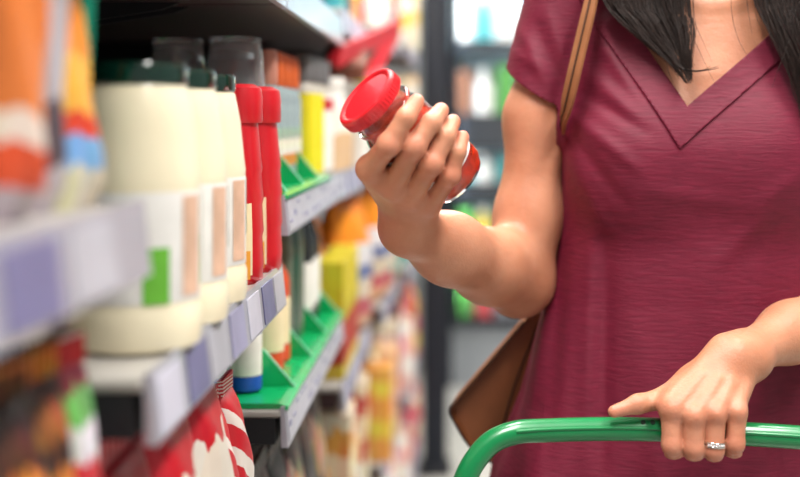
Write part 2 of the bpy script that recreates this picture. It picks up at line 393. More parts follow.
def clear_jar(label, x, y):
    t = thing('clear_jar', label, 'jar', (x, y, ZS(TU)), 0, 'clear jars')
    MB().lathe([(.030, 0), (.034, .004), (.035, .12), (.0325, .150), (.030, .174), (.0285, .176), (.0285, .174), (.031, .15), (.0335, .12), (.0325, .006), (.01, .005)], 32).build('jar_body', CLEAR, t, 40)
    MB().lathe([(.031, .007), (.0325, .010), (.0325, .070), (.030, .074), (.005, .076)], 28).build('contents', GREYL, t, 40)
    MB().lathe([(.0290, .1705), (.0302, .172), (.0302, .178), (.006, .178)], 28).build('rim', CLEAR, t, 40)
clear_jar('clear jar with dark contents behind the mayonnaise lids, left one', -.338, 1.462)
clear_jar('clear jar just above the red squeeze bottle, right one', -.262, 1.432)
ORC = mat('orange_cap', '#d8622a', .4, vary=.08); SPB = mat('spice_glass', '#9fb0b4', .2, vary=.25, nscale=40, coat=.5); SPL = printed('spice_label', [(0, '#d98a3a'), (.3, '#e8e2d6'), (.7, '#9db3a6')], .45, .2, 6)
SALM = mat('salmon_cap', '#c98a78', .4)
for k in range(5):
    y = 1.505+.052*k; x = -.236
    t = thing('spice_bottle', 'slim spice bottle with %s cap, %s in its row from the camera' % ('salmon' if k == 0 else 'orange', ORD[k]), 'bottle', (x, y, ZS(TU)), 0, 'orange capped spice bottles')
    MB().lathe([(.0145, 0), (.0165, .003), (.0165, .108), (.0125, .122), (.0118, .126)], 18).build('bottle_body', SPB, t, 40)
    MB().lathe([(.0130, .124), (.0140, .126), (.0136, .162), (.0118, .168), (.003, .168)], 18).build('cap', SALM if k == 0 else ORC, t, 40)
    MB().lathe([(.0168, .02), (.0168, .07)], 18, cap=False).build('label', SPL, t, 60)
YEL = mat('yellow_label', '#f0df28', .4); GCAP = mat('clear_grey_cap', '#8d8a8c', .2, trans=.4, vary=.1); WHT = mat('white_plastic', '#efece4', .4); REDL = mat('red_label', '#c8303a', .4)
for k, (y, x, lm, nm) in enumerate(((1.80, -.228, YEL, 'bottle with bright yellow label beside the spice bottles, nearer one'), (1.855, -.224, YEL, 'bottle with bright yellow label beside the spice bottles, farther one'), (1.925, -.222, WHT, 'bottle with white label and red top band, left of the white tubs'), (1.985, -.222, WHT, 'bottle with white label and red top band, touching the white tubs'))):
    t = thing('sauce_bottle', nm, 'bottle', (x, y, ZS(-.088)), 0, 'sauce bottles beside the spices')
    MB().lathe([(.018, 0), (.0205, .003), (.0205, .125), (.014, .142), (.013, .146)], 20).build('bottle_body', mat('pale_bottle', '#c9c2b6', .25, coat=.4), t, 40)
    MB().lathe([(.0146, .144), (.0155, .146), (.0150, .182), (.013, .186), (.003, .186)], 20).build('cap', GCAP, t, 40)
    MB().lathe([(.0208, .008), (.0208, .128)], 20, cap=False).build('label', lm, t, 60)
    if lm is WHT: MB().lathe([(.0211, .104), (.0211, .122)], 20, cap=False).build('label_band', REDL, t, 60)
TUBL = printed('tub_label', [(0, '#d9b48a'), (.45, '#efe9de'), (.75, '#f4f1ea')], .45, .1, 4)
for k in range(3):
    y = 2.10+.10*k
    t = thing('white_tub', 'white plastic tub beside the raised jar, %s from the camera' % ORD[k], 'tub', (-.236, y, ZS(-.092)), 0, 'white tubs')
    MB().lathe([(.036, 0), (.040, .003), (.042, .14), (.040, .150)], 28).build('tub_body', TUBL, t, 40)
    MB().lathe([(.0425, .146), (.0435, .148), (.0435, .162), (.041, .165), (.004, .165)], 28).build('lid', WHT, t, 40)
# -- second bay, lower tray
BLUE = mat('blue_plastic', '#1f56b0', .35); DKG = mat('dark_glass', '#14181a', .12, coat=.6, vary=.1); OLIVE = mat('olive_glass', '#66705a', .12, coat=.6, vary=.2, nscale=40); DGRN = mat('deep_green_glass', '#0e4a30', .12, coat=.6)
def tall_bottle(name, label, x, y, z, r, h, body, cap, lab=None, group=None, base=None):
    t = thing(name, label, 'bottle', (x, y, ZS(z)), 0, group)
    MB().lathe([(r*.86, 0), (r, .004), (r, h*.60), (r*.93, h*.66), (r*.42, h*.80), (r*.38, h*.90)], 22).build('bottle_body', body, t, 40)
    MB().lathe([(r*.42, h*.89), (r*.47, h*.895), (r*.47, h*.985), (r*.40, h), (r*.05, h)], 18).build('cap', cap, t, 40)
    if lab: MB().lathe([(r*1.015, h*.14), (r*1.015, h*.50)], 22, cap=False).build('label', lab, t, 60)
    if base: MB().lathe([(r*.90, -.0), (r*1.03, .002), (r*1.03, h*.12), (r*1.01, h*.125)], 22).build('base_band', base, t, 40)
    return t
tall_bottle('squeeze_bottle', 'white labelled bottle with blue base at the near end of the lower tray', -.247, 1.415, TL, .019, .135, BLUE, BLUE, WHT, 'bottles on the lower tray', BLUE)
tall_bottle('squeeze_bottle', 'white labelled bottle with blue base, deeper on the lower tray', -.288, 1.405, TL, .019, .135, BLUE, BLUE, WHT, 'bottles on the lower tray', BLUE)
tall_bottle('squeeze_bottle', 'orange red bottle with cream label on the lower tray', -.242, 1.535, TL, .023, .17, mat('orange_red_plastic', '#d2502a', .35), REDP, KLAB, 'bottles on the lower tray', mat('orange_red_plastic', '#d2502a'))
tall_bottle('squeeze_bottle', 'orange red bottle with cream label, second one behind on the tray', -.242, 1.590, TL, .023, .17, mat('orange_red_plastic', '#d2502a'), REDP, KLAB, 'bottles on the lower tray', mat('orange_red_plastic', '#d2502a'))
for k, (x, y) in enumerate(((-.245, 1.665), (-.243, 1.715), (-.243, 1.765), (-.300, 1.69), (-.30, 1.745))):
    tall_bottle('oil_bottle', 'tall %s glass bottle on the lower tray, %s of five' % ('deep green' if k in (1,) else 'olive', ORD[k]), x, y, TL, .021, .235, DGRN if k == 1 else OLIVE, DGRN, None, 'glass bottles on the lower tray')
for k, (x, y) in enumerate(((-.240, 1.845), (-.240, 1.895), (-.240, 1.945))):
    tall_bottle('dark_bottle', 'black glass bottle with white cap and label on the lower tray, %s of three' % ORD[k], x, y, TL, .021, .20, DKG, WHT, WHT, 'black bottles on the lower tray')
for k, (x, y) in enumerate(((-.252, 2.005),)):
    t = thing('white_tub', 'squat white tub at the far end of the lower tray', 'tub', (x, y, ZS(TL)), 0)
    MB().lathe([(.015, 0), (.017, .003), (.017, .10), (.016, .104)], 22).build('tub_body', WHT, t, 40); MB().lathe([(.0172, .10), (.018, .102), (.018, .116), (.004, .118)], 22).build('lid', WHT, t, 40)
BR = [printed('bag_brown%d' % i, b, .4, .45, 7, warp=.2) for i, b in enumerate(([(0, '#3a261e'), (.5, '#1f1716'), (.8, '#4a3226')], [(0, '#2c201c'), (.6, '#4f3828'), (.85, '#1a1312')], [(0, '#5a4030'), (.5, '#a98468'), (.8, '#33241e')]))]
for k in range(5):
    pouch('dark_bag', 'dark brown bag under the lower green tray, %s from the camera' % ORD[k], 'bag', (-.235, 1.42+.125*k, ZS(-.70)), .11, .30-.012*(k % 2), .05, BR[k % 3] if k < 4 else BR[2], 'bags under the green tray')
# -- third bay
YR = printed('box_yellow_red', [(0, '#d8b83a'), (.12, '#b5321f'), (.50, '#c8b01e'), (.62, '#d2bd22')], .45, .12, 5, warp=.03); YRt = mat('box_yellow', '#ddcb30', .45)
for k in range(4):
    carton('sauce_carton', 'tall yellow and red carton past the lower tray, %s from the camera' % ORD[k], 'carton', (-.219, 2.13+.080*k, ZS(-.455)), .064, .205, .05, YR, 'yellow and red cartons', 0, YRt)
OW = printed('bag_orange_white', [(0, '#d9a27c'), (.14, '#b8505a'), (.26, '#cfc0a8'), (.40, '#5a6a9a'), (.50, '#d9d6da'), (.66, '#f08a1c'), (.9, '#e57a12')], .4, .12, 4, warp=.05)
pouch('flour_bag', 'large orange and white bag just under the upper price rail', 'bag', (-.318, 2.31, ZS(-.455)), .22, .318, .11, OW, 'orange and white bags', rz=-.25)
pouch('flour_bag', 'orange and white bag behind the larger one, hidden by the hand', 'bag', (-.240, 2.575, ZS(-.455)), .17, .315, .10, OW, 'orange and white bags', rz=-.25)
# tilted red display carton lying on the white tubs
RC = mat('red_card', '#c8202e', .4, vary=.06); BRC = mat('brown_snack', '#6a3a28', .6, vary=.4, nscale=50)
t = thing('display_carton', 'open red display carton sticking out over the white tubs', 'carton', (-.22, 2.20, ZS(.075)))
def flat(name, pts, m, th):
    pts = [Vector(p)-t.location for p in pts]; n = (pts[1]-pts[0]).cross(pts[2]-pts[0]).normalized()*th; k = len(pts)
    MB().add([p for p in pts]+[p+n for p in pts], [tuple(range(k)), tuple(range(k, 2*k))[::-1]]+[(i, (i+1) % k, k+(i+1) % k, k+i) for i in range(k)]).build(name, m, t)
flat('side_panel', [P(328, 60, 2.06), P(342, 46, 2.06), P(366, 36, 2.22), P(402, 19, 2.5), P(399, 36, 2.5), P(364, 54, 2.22), P(338, 68, 2.06)], RC, .003)
flat('front_panel', [P(402, 19, 2.5), P(399, 40, 2.5), P(385, 64, 2.35), P(372, 80, 2.25), P(361, 78, 2.22), P(374, 58, 2.28), P(388, 36, 2.4)], RC, .003)
flat('base_panel', [P(338, 68, 2.07), P(364, 54, 2.24), P(399, 38, 2.5), P(390, 30, 2.7), P(330, 52, 2.4)], RC, .003)
mb = MB(); M = Matrix.Translation(P(352, 60, 2.24)-t.location) @ Matrix.Rotation(.3, 4, 'X'); mb.box(-.05, .03, -.11, .10, -.012, .022, M, bev=.006); mb.build('contents', BRC, t)
t2 = lathe_thing('yellow_tub', 'small bright yellow tub beneath the red display carton', 'tub', (-.196, 2.405, ZS(-.092)), [('tub_body', [(.022, 0), (.026, .003), (.027, .165), (.026, .17)], WHT), ('lid', [(.0275, .165), (.0285, .168), (.0285, .205), (.026, .21), (.004, .21)], mat('yellow_lid', '#ecd81e', .4))], None)
# -- far bays: rows of bright packs, shelf by shelf
pouch('flour_bag', 'orange and white bag of the next to last bay, by the wrist', 'bag', (-.195, 2.82, ZS(-.42)), .17, .285, .08, OW, 'orange and white bags', rz=-.2)
PAL = {'cream': '#ead9ba', 'pale pink': '#e2b3ae', 'red': '#c23a3c', 'orange': '#e09848', 'teal': '#3f9a9c', 'white': '#e8e4de', 'yellow': '#e3c548', 'dark blue': '#2c3f6e', 'green': '#4f9c3f', 'peach': '#e8b98c', 'magenta': '#b84a72', 'grey': '#8d8a90', 'brown': '#7a4c34'}
def far_pack_mat(c1, c2, i):
    return printed('far_%s_%s_%d' % (c1, c2, i), [(0, PAL[c1]), (.25+.06*i, PAL[c2]), (.45+.05*i, PAL[c1]), (.72, PAL[c2]), (.86, PAL[c1])], .45, .25, 4+i, warp=.16)
rg = random.Random(11)
ROWS = [  # bay name, y0, y1, shelf z, shelf words, headroom, colours
    ('third', 2.06, 2.68, .190, 'top shelf', .22, ['teal', 'white', 'dark blue', 'yellow', 'peach', 'red']),
    ('third', 2.48, 2.68, -.092, 'upper shelf', .16, ['white', 'green', 'cream']),
    ('third', 2.06, 2.68, -.80, 'bottom shelf', .27, ['brown', 'cream', 'orange', 'peach', 'cream']),
    ('next to last', 2.73, 3.36, .215, 'top shelf', .24, ['white', 'peach', 'white', 'dark blue', 'red', 'cream']),
    ('next to last', 2.73, 3.36, -.10, 'upper shelf', .23, ['grey', 'dark blue', 'white', 'peach', 'cream', 'white']),
    ('next to last', 2.92, 3.36, -.42, 'middle shelf', .24, ['cream', 'teal', 'peach', 'white']),
    ('next to last', 2.73, 3.36, -.78, 'bottom shelf', .25, ['orange', 'cream', 'peach', 'orange', 'cream', 'red']),
    ('next to last', 2.73, 3.36, -1.08, 'floor shelf', .26, ['orange', 'cream', 'red', 'peach']),
    ('last', 3.41, 4.16, -1.08, 'floor shelf', .26, ['pale pink', 'red', 'magenta', 'red', 'pale pink']),
    ('last', 3.41, 4.16, .215, 'top shelf', .26, ['white', 'peach', 'cream', 'white', 'red', 'white']),
    ('last', 3.41, 4.16, -.10, 'upper shelf', .25, ['white', 'peach', 'white', 'cream', 'pale pink', 'orange']),
    ('last', 3.41, 4.16, -.42, 'middle shelf', .24, ['teal', 'cream', 'yellow', 'pale pink', 'peach', 'red']),
    ('last', 3.41, 4.16, -.78, 'bottom shelf', .27, ['pale pink', 'red', 'peach', 'magenta', 'pale pink', 'red']),
]
FXO = {'third': -.205, 'next to last': -.158, 'last': -.128}
for bn, y0, y1, z, sn, hr, cols in ROWS:
    n = len(cols); st = (y1-y0)/n
    for i, c in enumerate(cols):
        y = y0+(i+.5)*st; c2 = rg.choice(['white', 'cream', 'red', 'orange', 'pale pink', 'yellow']); h = hr*rg.uniform(.82, .97); wd = st*.90
        lab = '%s and %s pack, %s on the %s of the %s bay' % (c, c2, ORD[i], sn, bn)
        x = FXO[bn]-.034+rg.uniform(-.012, .008)
        if rg.random() < .68: pouch('food_pouch', lab, 'pouch', (x, y, ZS(z)), wd, h, .07, far_pack_mat(c, c2, i % 3), 'packs on the %s of the %s bay' % (sn, bn), nu=8, nv=8)
        else: carton('food_carton', lab, 'carton', (x, y, ZS(z)), wd, h, .08, far_pack_mat(c, c2, i % 3), 'packs on the %s of the %s bay' % (sn, bn))
# packs on the top shelf of the second bay
for i, c in enumerate(['orange', 'cream', 'teal', 'white', 'dark blue']):
    carton('food_carton', '%s carton on the top shelf above the spice bottles, %s from the camera' % (c, ORD[i]), 'carton', (-.255, 1.42+.125*i, ZS(.167)), .11, .19, .08, far_pack_mat(c, 'cream', 1), 'cartons above the spice bottles')

# ------------------------------------------------------------------ dark post and glass-door fridge at the end of the aisle
NAVY = mat('navy_frame', '#121824', .45)
t = thing('end_post', 'tall dark navy post at the end of the shelves', 'post', (-.072, 4.27, 0))
MB().box(-.043, .044, -.05, .05, 0, 2.6, bev=.006).build('post_body', NAVY, t); MB().box(-.058, .06, -.07, .07, 0, .03, bev=.004).build('foot_plate', UPR, t)
FY = 5.62
fr = thing('glass_fridge', 'tall lit fridge with glass doors behind the woman', 'fridge', (.60, FY, 0))
FX0, FX1 = -.645, .75
COOL = mat('fridge_lining', '#b4dbe6', .5)
MB().box(FX0, FX1, .52, .55, 0, 2.1).build('back_lining', COOL, fr); MB().box(FX0, FX0+.03, .0, .52, 0, 2.1).build('side_wall', NAVY, fr); MB().box(FX1-.03, FX1, 0, .52, 0, 2.1).build('side_wall', NAVY, fr)
MB().box(FX0+.03, FX1-.03, 0, .52, 0, .28).build('plinth', mat('fridge_grey', '#8f9499', .5), fr); MB().box(FX0+.03, FX1-.03, 0, .52, 2.02, 2.1).build('top_panel', NAVY, fr)
PANE = mat('door_glass', '#e8f2f6', .03, alpha=.025); LAMPW = emissive('fridge_lamp', '#e2f4ff', 20)
for a, b in ((FX0+.03, .02), (.02, FX1-.03)):
    d = MB().box(a+.035, b-.035, -.035, -.025, .33, 1.98).build('door', PANE, fr)
    for q in ((a+.004, a+.035, .29, 2.02), (b-.035, b-.004, .29, 2.02), (a+.035, b-.035, .29, .33), (a+.035, b-.035, 1.98, 2.02)): MB().box(q[0], q[1], -.045, -.012, q[2], q[3]).build('door_frame', NAVY, d)
    MB().box(b-.060, b-.045, -.075, -.045, 1.0, 1.4, bev=.004).build('door_handle', STEELF if 'STEELF' in globals() else mat('brushed_handle', '#c8ccd2', .3, metal=1), d)
    MB().box(a+.012, a+.035, .02, .045, .40, 1.95).build('strip_lamp', LAMPW, fr)
area('fridge_light', (.60+(FX0+FX1)/2, FY+.06, 1.97), (0.5, 0, 0), 1.2, .06, 16, (.85, .96, 1))
FZ = [(.62, .05), (.945, .075), (1.27, .16), (1.62, .05)]
for z, fh in FZ:
    s = MB().box(FX0+.035, FX1-.035, .06, .51, z-.02, z).build('shelf', mat('fridge_shelf', '#b9c2c8', .4), fr); MB().box(FX0+.035, FX1-.035, .045, .06, z-fh, z+.010).build('shelf_front', NAVY, s)
FROW = [('bottom shelf', .28, .22, ['green', 'red', 'grey', 'white', 'peach', 'green', 'grey', 'white']), ('second shelf', .62, .22, ['green', 'yellow', 'green', 'orange', 'green', 'yellow', 'green', 'red']), ('third shelf', .945, .145, ['teal', 'white', 'teal', 'dark blue', 'teal', 'white', 'teal', 'white']),
        ('fourth shelf', 1.27, .24, ['brown', 'white', 'green', 'red', 'grey', 'white', 'cream', 'teal']), ('top shelf', 1.62, .24, ['white', 'teal', 'white', 'yellow', 'teal', 'white', 'white', 'teal'])]
for sn, z, hh, cols in FROW:
    n = len(cols); cols = cols+cols[3:7]; n = len(cols); x0, x1 = -.02, 1.24; st = (x1-x0)/n
    for i, c in enumerate(cols):
        h = hh*rg.uniform(.8, 1); x = x0+(i+.5)*st; r = min(.048, st*.42)
        lab = '%s %s on the fridge %s, %s from the dark post' % (c, 'bottle' if i % 2 else 'box', sn, ORD[i])
        if i % 2:
            m1 = mat('fr_'+c.replace(' ', '_'), PAL[c], .3, vary=.15)
            t = thing('drink_bottle', lab, 'bottle', (x, FY+.115, z), 0, 'fridge goods on the '+sn)
            MB().lathe([(r*.9, 0), (r, .004), (r, h*.62), (r*.45, h*.82), (r*.42, h*.9)], 14).build('bottle_body', m1, t, 40); MB().lathe([(r*.46, h*.89), (r*.5, h*.9), (r*.5, h), (r*.1, h)], 12).build('cap', WHT, t, 40)
        else: carton('chilled_box', lab, 'carton', (x, FY+.13, z), .10, h, st*.86, mat('fr_'+c.replace(' ', '_'), PAL[c], .3, vary=.15), 'fridge goods on the '+sn, 0)
# ================================================================== the shopper
# --- implicit surfaces meshed with sparse surface nets
def V3(*a): return np.array(a, dtype=np.float32)
def smin(a, b, k):
    h = np.maximum(k-np.abs(a-b), 0)/k
    return np.minimum(a, b)-h*h*k*.25
def rcone(Q, a, b, r1, r2, n=None, s=1.0):
    a = np.asarray(a, np.float32); b = np.asarray(b, np.float32); ba = b-a
    q = Q-a; h = np.clip((q@ba)/float(ba@ba), 0, 1).astype(np.float32)
    q = q-h[:, None]*ba
    d2 = (q*q).sum(1)
    if n is not None:
        n = np.asarray(n, np.float32); n = n/np.linalg.norm(n); qn = q@n; d2 = d2-qn*qn+(qn/s)**2
    return np.sqrt(np.maximum(d2, 1e-12))-(r1+(r2-r1)*h)
def ellip(Q, c, r, R=None):
    q = Q-np.asarray(c, np.float32)
    if R is not None: q = q@np.asarray(R, np.float32).T
    r = np.asarray(r, np.float32)
    k0 = np.sqrt(((q/r)**2).sum(1)); k1 = np.sqrt(((q/(r*r))**2).sum(1))+1e-9
    return k0*(k0-1)/k1
def loft(Q, lev):
    """stack of ellipses: lev rows (z,xc,yc,a,b)"""
    lev = np.array(lev, np.float32); z = Q[:, 2]
    xc, yc, a, b = (np.interp(z, lev[:, 0], lev[:, i]) for i in (1, 2, 3, 4))
    x = np.abs(Q[:, 0]-xc)/a; y = np.abs(Q[:, 1]-yc)/b; e = 2.25
    d = ((x**e+y**e)**(1/e)-1)*np.minimum(a, b)
    d = np.maximum(d, np.maximum(lev[0, 0]-z, z-lev[-1, 0]))
    return d.astype(np.float32)
def surface_nets(f, lo, hi, h, B=16):
    lo = np.asarray(lo, np.float64); n = np.ceil((np.asarray(hi)-lo)/h).astype(int); nb = (n+B-1)//B
    g = np.stack(np.meshgrid(*[np.arange(k) for k in nb], indexing='ij'), -1).reshape(-1, 3)
    c = lo+(g+.5)*B*h
    d = f(c.astype(np.float32)); g = g[np.abs(d) < B*h*.5*1.733*1.25+2*h]
    ar = np.arange(B+1); sub = np.stack(np.meshgrid(ar, ar, ar, indexing='ij'), -1).reshape(-1, 3)
    ckeys = []; cpos = []; fk = []
    S = 1 << 20
    CH = 64
    offs = np.array([(i, j, k) for i in (0, 1) for j in (0, 1) for k in (0, 1)])
    E = [(a, b) for a in range(8) for b in range(a+1, 8) if np.abs(offs[a]-offs[b]).sum() == 1]
    def key(ijk): return (ijk[:, 0].astype(np.int64)*S+ijk[:, 1])*S+ijk[:, 2]
    for s in range(0, len(g), CH):
        gg = g[s:s+CH]; base = gg*B
        idx = (base[:, None, :]+sub[None]).reshape(-1, 3)
        vals = f((lo+idx*h).astype(np.float32)).reshape(len(gg), B+1, B+1, B+1)
        sg = vals < 0
        cnt = sum(sg[:, i:B+i, j:B+j, k:B+k].astype(np.int8) for i, j, k in offs)
        w = np.argwhere((cnt > 0) & (cnt < 8))
        if len(w):
            cv = np.stack([vals[w[:, 0], w[:, 1]+o[0], w[:, 2]+o[1], w[:, 3]+o[2]] for o in offs], 1)
            acc = np.zeros((len(w), 3)); num = np.zeros(len(w))
            for a, b in E:
                va, vb = cv[:, a], cv[:, b]; m = (va < 0) != (vb < 0)
                t = np.where(m, va/np.where(m, va-vb, 1), 0)
                acc += np.where(m[:, None], offs[a]+t[:, None]*(offs[b]-offs[a]), 0); num += m
            ijk = base[w[:, 0]]+w[:, 1:]
            ckeys.append(key(ijk)); cpos.append(lo+(ijk+acc/num[:, None])*h)
        for ax in range(3):
            o = [0, 0, 0]; o[ax] = 1
            A = sg[:, :B, :B, :B]; Bb = sg[:, o[0]:B+o[0], o[1]:B+o[1], o[2]:B+o[2]]
            e = np.argwhere(A != Bb)
            if len(e):
                ijk = base[e[:, 0]]+e[:, 1:]; flip = A[e[:, 0], e[:, 1], e[:, 2], e[:, 3]]
                u, v = (ax+1) % 3, (ax+2) % 3
                du = np.zeros(3, int); du[u] = 1; dv = np.zeros(3, int); dv[v] = 1
                q = np.stack([key(ijk-du-dv), key(ijk-dv), key(ijk), key(ijk-du)], 1)
                q[~flip] = q[~flip][:, ::-1]
                fk.append(q)
    ck = np.concatenate(ckeys); cp = np.concatenate(cpos); ck, ui = np.unique(ck, return_index=True); cp = cp[ui]
    fk = np.concatenate(fk); pos = np.searchsorted(ck, fk); pos = np.minimum(pos, len(ck)-1)
    ok = (ck[pos] == fk).all(1)
    return cp, pos[ok]
def np_mesh(name, v, q):
    me = bpy.data.meshes.new(name); k = q.shape[1]
    me.vertices.add(len(v)); me.vertices.foreach_set('co', np.asarray(v, np.float32).ravel())
    me.loops.add(q.size); me.loops.foreach_set('vertex_index', q.ravel().astype(np.int32))
    me.polygons.add(len(q)); me.polygons.foreach_set('loop_start', np.arange(0, q.size, k, dtype=np.int32))
    me.update(calc_edges=True); me.validate()
    me.polygons.foreach_set('use_smooth', np.ones(len(me.polygons), bool))
    return me
def relax(v, q, n=1, lam=.5):
    for _ in range(n):
        acc = np.zeros_like(v); num = np.zeros(len(v))
        for a in range(4):
            for b in (a-1, (a+1) % 4):
                np.add.at(acc, q[:, a], v[q[:, b]]); np.add.at(num, q[:, a], 1)
        v = v+lam*(acc/np.maximum(num, 1)[:, None]-v)
    return v

# --- joints (photo pixel + distance)
XC, YC = .272, 1.385
def PX(x, y, Y): return np.array(P(x, y, Y), np.float32)
R_SH = V3(.131, 1.387, 1.402); R_UA = PX(536, 118, 1.375); R_UB = PX(528, 218, 1.370); R_EL = PX(521, 281, 1.362)
R_WR = PX(406, 229, 1.182)
L_SH = V3(.420, 1.387, 1.402); L_UB = V3(.480, 1.40, 1.20); L_EL = PX(905, 275, 1.395); L_WR = PX(744, 355, 1.178)

# jar in the raised hand: frame a (to lid), u (up-right across), v (to the camera)
JM = 1.12/F
JC = PX(411, 137, 1.12)
ja = V3(-.735*.91, -.41, .68*.91); ja = ja/np.linalg.norm(ja)
jv = V3(0.04, -1, 0); jv = jv-ja*(jv@ja); jv /= np.linalg.norm(jv)
ju = np.cross(jv, ja); ju = ju if ju[0] > 0 else -ju
JT = -7
def J(s, t, v): return (JC+ju*s*JM+ja*((t+JT+.41*v)/.91)*JM+jv*v*JM).astype(np.float32)
JR = 36.5   # jar radius in those units

def finger_d(Q, pts, rs, k=.004):
    d = None
    for i in range(len(pts)-1):
        e = rcone(Q, pts[i], pts[i+1], rs[i], rs[i+1]); d = e if d is None else smin(d, e, k)
    return d
FR = [  # raised hand: MCP, PIP, DIP, TIP
    ([J(-50, 16, 12), J(-19, 17, 45), J(11, 22, 46), J(29, 25, 34)], [.0108, .0098, .0086, .0074]),
    ([J(-49, -13, 15), J(-4, -2, 48), J(24, 1, 44), J(39, 2, 28)], [.0112, .0100, .0088, .0076]),
    ([J(-43, -33, 14), J(-5, -26, 48), J(24, -18, 43), J(39, -14, 27)], [.0106, .0096, .0085, .0073]),
    ([J(-37, -52, 10), J(-2, -47, 45), J(20, -37, 44), J(34, -31, 31)], [.0096, .0086, .0076, .0066]),
]
CARP = [J(-66, -38, -44), J(-68, -50, -40), J(-70, -60, -40), J(-70, -70, -42)]
RT = ([J(-64, -34, -58), J(-52, 2, -58), J(-26, 16, -52), J(-4, 24, -46)], [.0150, .0130, .0105, .0085])
def hand_r(Q):
    palm = None
    for (pts, rs), c in zip(FR, CARP):
        e = rcone(Q, c, pts[0], .0130, .0105)
        palm = e if palm is None else smin(palm, e, .014)
    for (i, j) in ((0, 1), (1, 2), (2, 3)):     # flesh between and below the metacarpals
        a = (CARP[i]+CARP[j])/2; b = (FR[i][0][0]+FR[j][0][0])/2
        palm = smin(palm, rcone(Q, a+jv*-.004, b-jv*.008, .013, .009), .010)
    palm = smin(palm, rcone(Q, R_WR, (CARP[1]+CARP[2])/2, .0240, .021), .022)
    th = finger_d(Q, RT[0], RT[1], .006); palm = smin(palm, th, .016)
    palm = smin(palm, rcone(Q, RT[0][0], FR[0][0][0], .014, .009), .012)    # thumb web
    fs = None
    for pts, rs in FR:
        e = finger_d(Q, pts, rs)
        e = smin(e, np.linalg.norm(Q-(pts[1]+jv*.0005), axis=1)-rs[1]*1.06, .004)
        fs = e if fs is None else smin(fs, e, .0012)
    return smin(palm, fs, .007)

# hand on the cart handle: bar axis
def bar_pt(px): 
    y = np.interp(px, [520, 600, 680, 800, 900], [431.5, 429, 430, 437.5, 446]); return PX(px, y, 1.15)
BAR_R = .0112
LM = [PX(672, 409, 1.123), PX(694, 416, 1.117), PX(715, 414, 1.118), PX(736.5, 412, 1.124)]       # MCP knuckles
LP = [PX(672, 445, 1.119), PX(693.5, 448, 1.116), PX(714, 450, 1.116), PX(735, 444, 1.120)]       # PIP
LD = [PX(674, 454, 1.142), PX(694, 457, 1.140), PX(714, 458, 1.140), PX(733, 453, 1.143)]
LT = [PX(675, 452, 1.166), PX(695, 454, 1.164), PX(714, 455, 1.164), PX(732, 452, 1.166)]
LRr = [(.0104, .0095, .0086, .0076), (.0104, .0096, .0088, .0078), (.0100, .0092, .0084, .0074), (.0096, .0088, .0078, .0068)]
LC = [PX(722, 350, 1.163), PX(732, 354, 1.160), PX(741, 359, 1.162), PX(748, 366, 1.168)]
LTH = ([PX(716, 366, 1.172), PX(666, 398, 1.150), PX(638, 404, 1.139), PX(614, 411.5, 1.135)], [.0150, .0106, .0086, .0060])
def hand_l(Q):
    palm = None
    for m, c in zip(LM, LC):
        e = rcone(Q, c, m+V3(0,.002,.004), .0125, .0090); palm = e if palm is None else smin(palm, e, .013)
    for i in range(3):
        a = (LC[i]+LC[i+1])/2+V3(0, .010, 0); b = (LM[i]+LM[i+1])/2+V3(0, .010, .006)
        palm = smin(palm, rcone(Q, a, b, .013, .009), .010)
    palm = smin(palm, rcone(Q, L_WR, (LC[1]+LC[2])/2, .0225, .018), .016)
    th = finger_d(Q, LTH[0], LTH[1], .006); palm = smin(palm, th, .014)
    palm = smin(palm, rcone(Q, (LTH[0][0]+LTH[0][1])/2, LM[0], .012, .010), .014)
    fs = None
    for a, b, c, t, r in zip(LM, LP, LD, LT, LRr):
        e = finger_d(Q, [a, b, c, t], r)
        e = smin(e, np.linalg.norm(Q-(a+V3(0, -.0032, .000)), axis=1)-r[0]*.92, .005)
        fs = e if fs is None else smin(fs, e, .0006)
    # extensor tendons
    for c, m in zip(LC, LM):
        palm = smin(palm, rcone(Q, c*.55+m*.45+V3(-.000, -.0098, .004), m+V3(0, -.0085, .002), .0022, .0034), .006)
    return smin(palm, fs, .005)

BODY = [(.955, XC, 1.385, .150, .095), (1.05, XC, 1.385, .128, .085), (1.12, XC, 1.385, .128, .088), (1.22, XC, 1.385, .137, .098),
        (1.30, XC, 1.387, .140, .090), (1.36, XC, 1.390, .135, .078), (1.405, XC, 1.395, .105, .060), (1.43, XC+.004, 1.40, .07, .050)]
NK0 = V3(.282, 1.395, 1.40); NK1 = V3(.288, 1.378, 1.52); HD = V3(.290, 1.365, 1.60)
def torso(Q):
    d = loft(Q, BODY)
    for s in (-1, 1):
        d = smin(d, ellip(Q, (XC-.005+s*.062, 1.315, 1.212), (.060, .045, .062)), .04)
        d = smin(d, rcone(Q, V3(XC, 1.398, 1.445), V3(XC+s*.115, 1.392, 1.405), .036, .036), .03)
        d = smin(d, rcone(Q, V3(.283+s*.012, 1.325, 1.376), V3(.283+s*.12, 1.348, 1.415), .0105, .011), .016)   # collar bones
    d = smin(d, rcone(Q, NK0, NK1, .052, .047), .035)
    return d
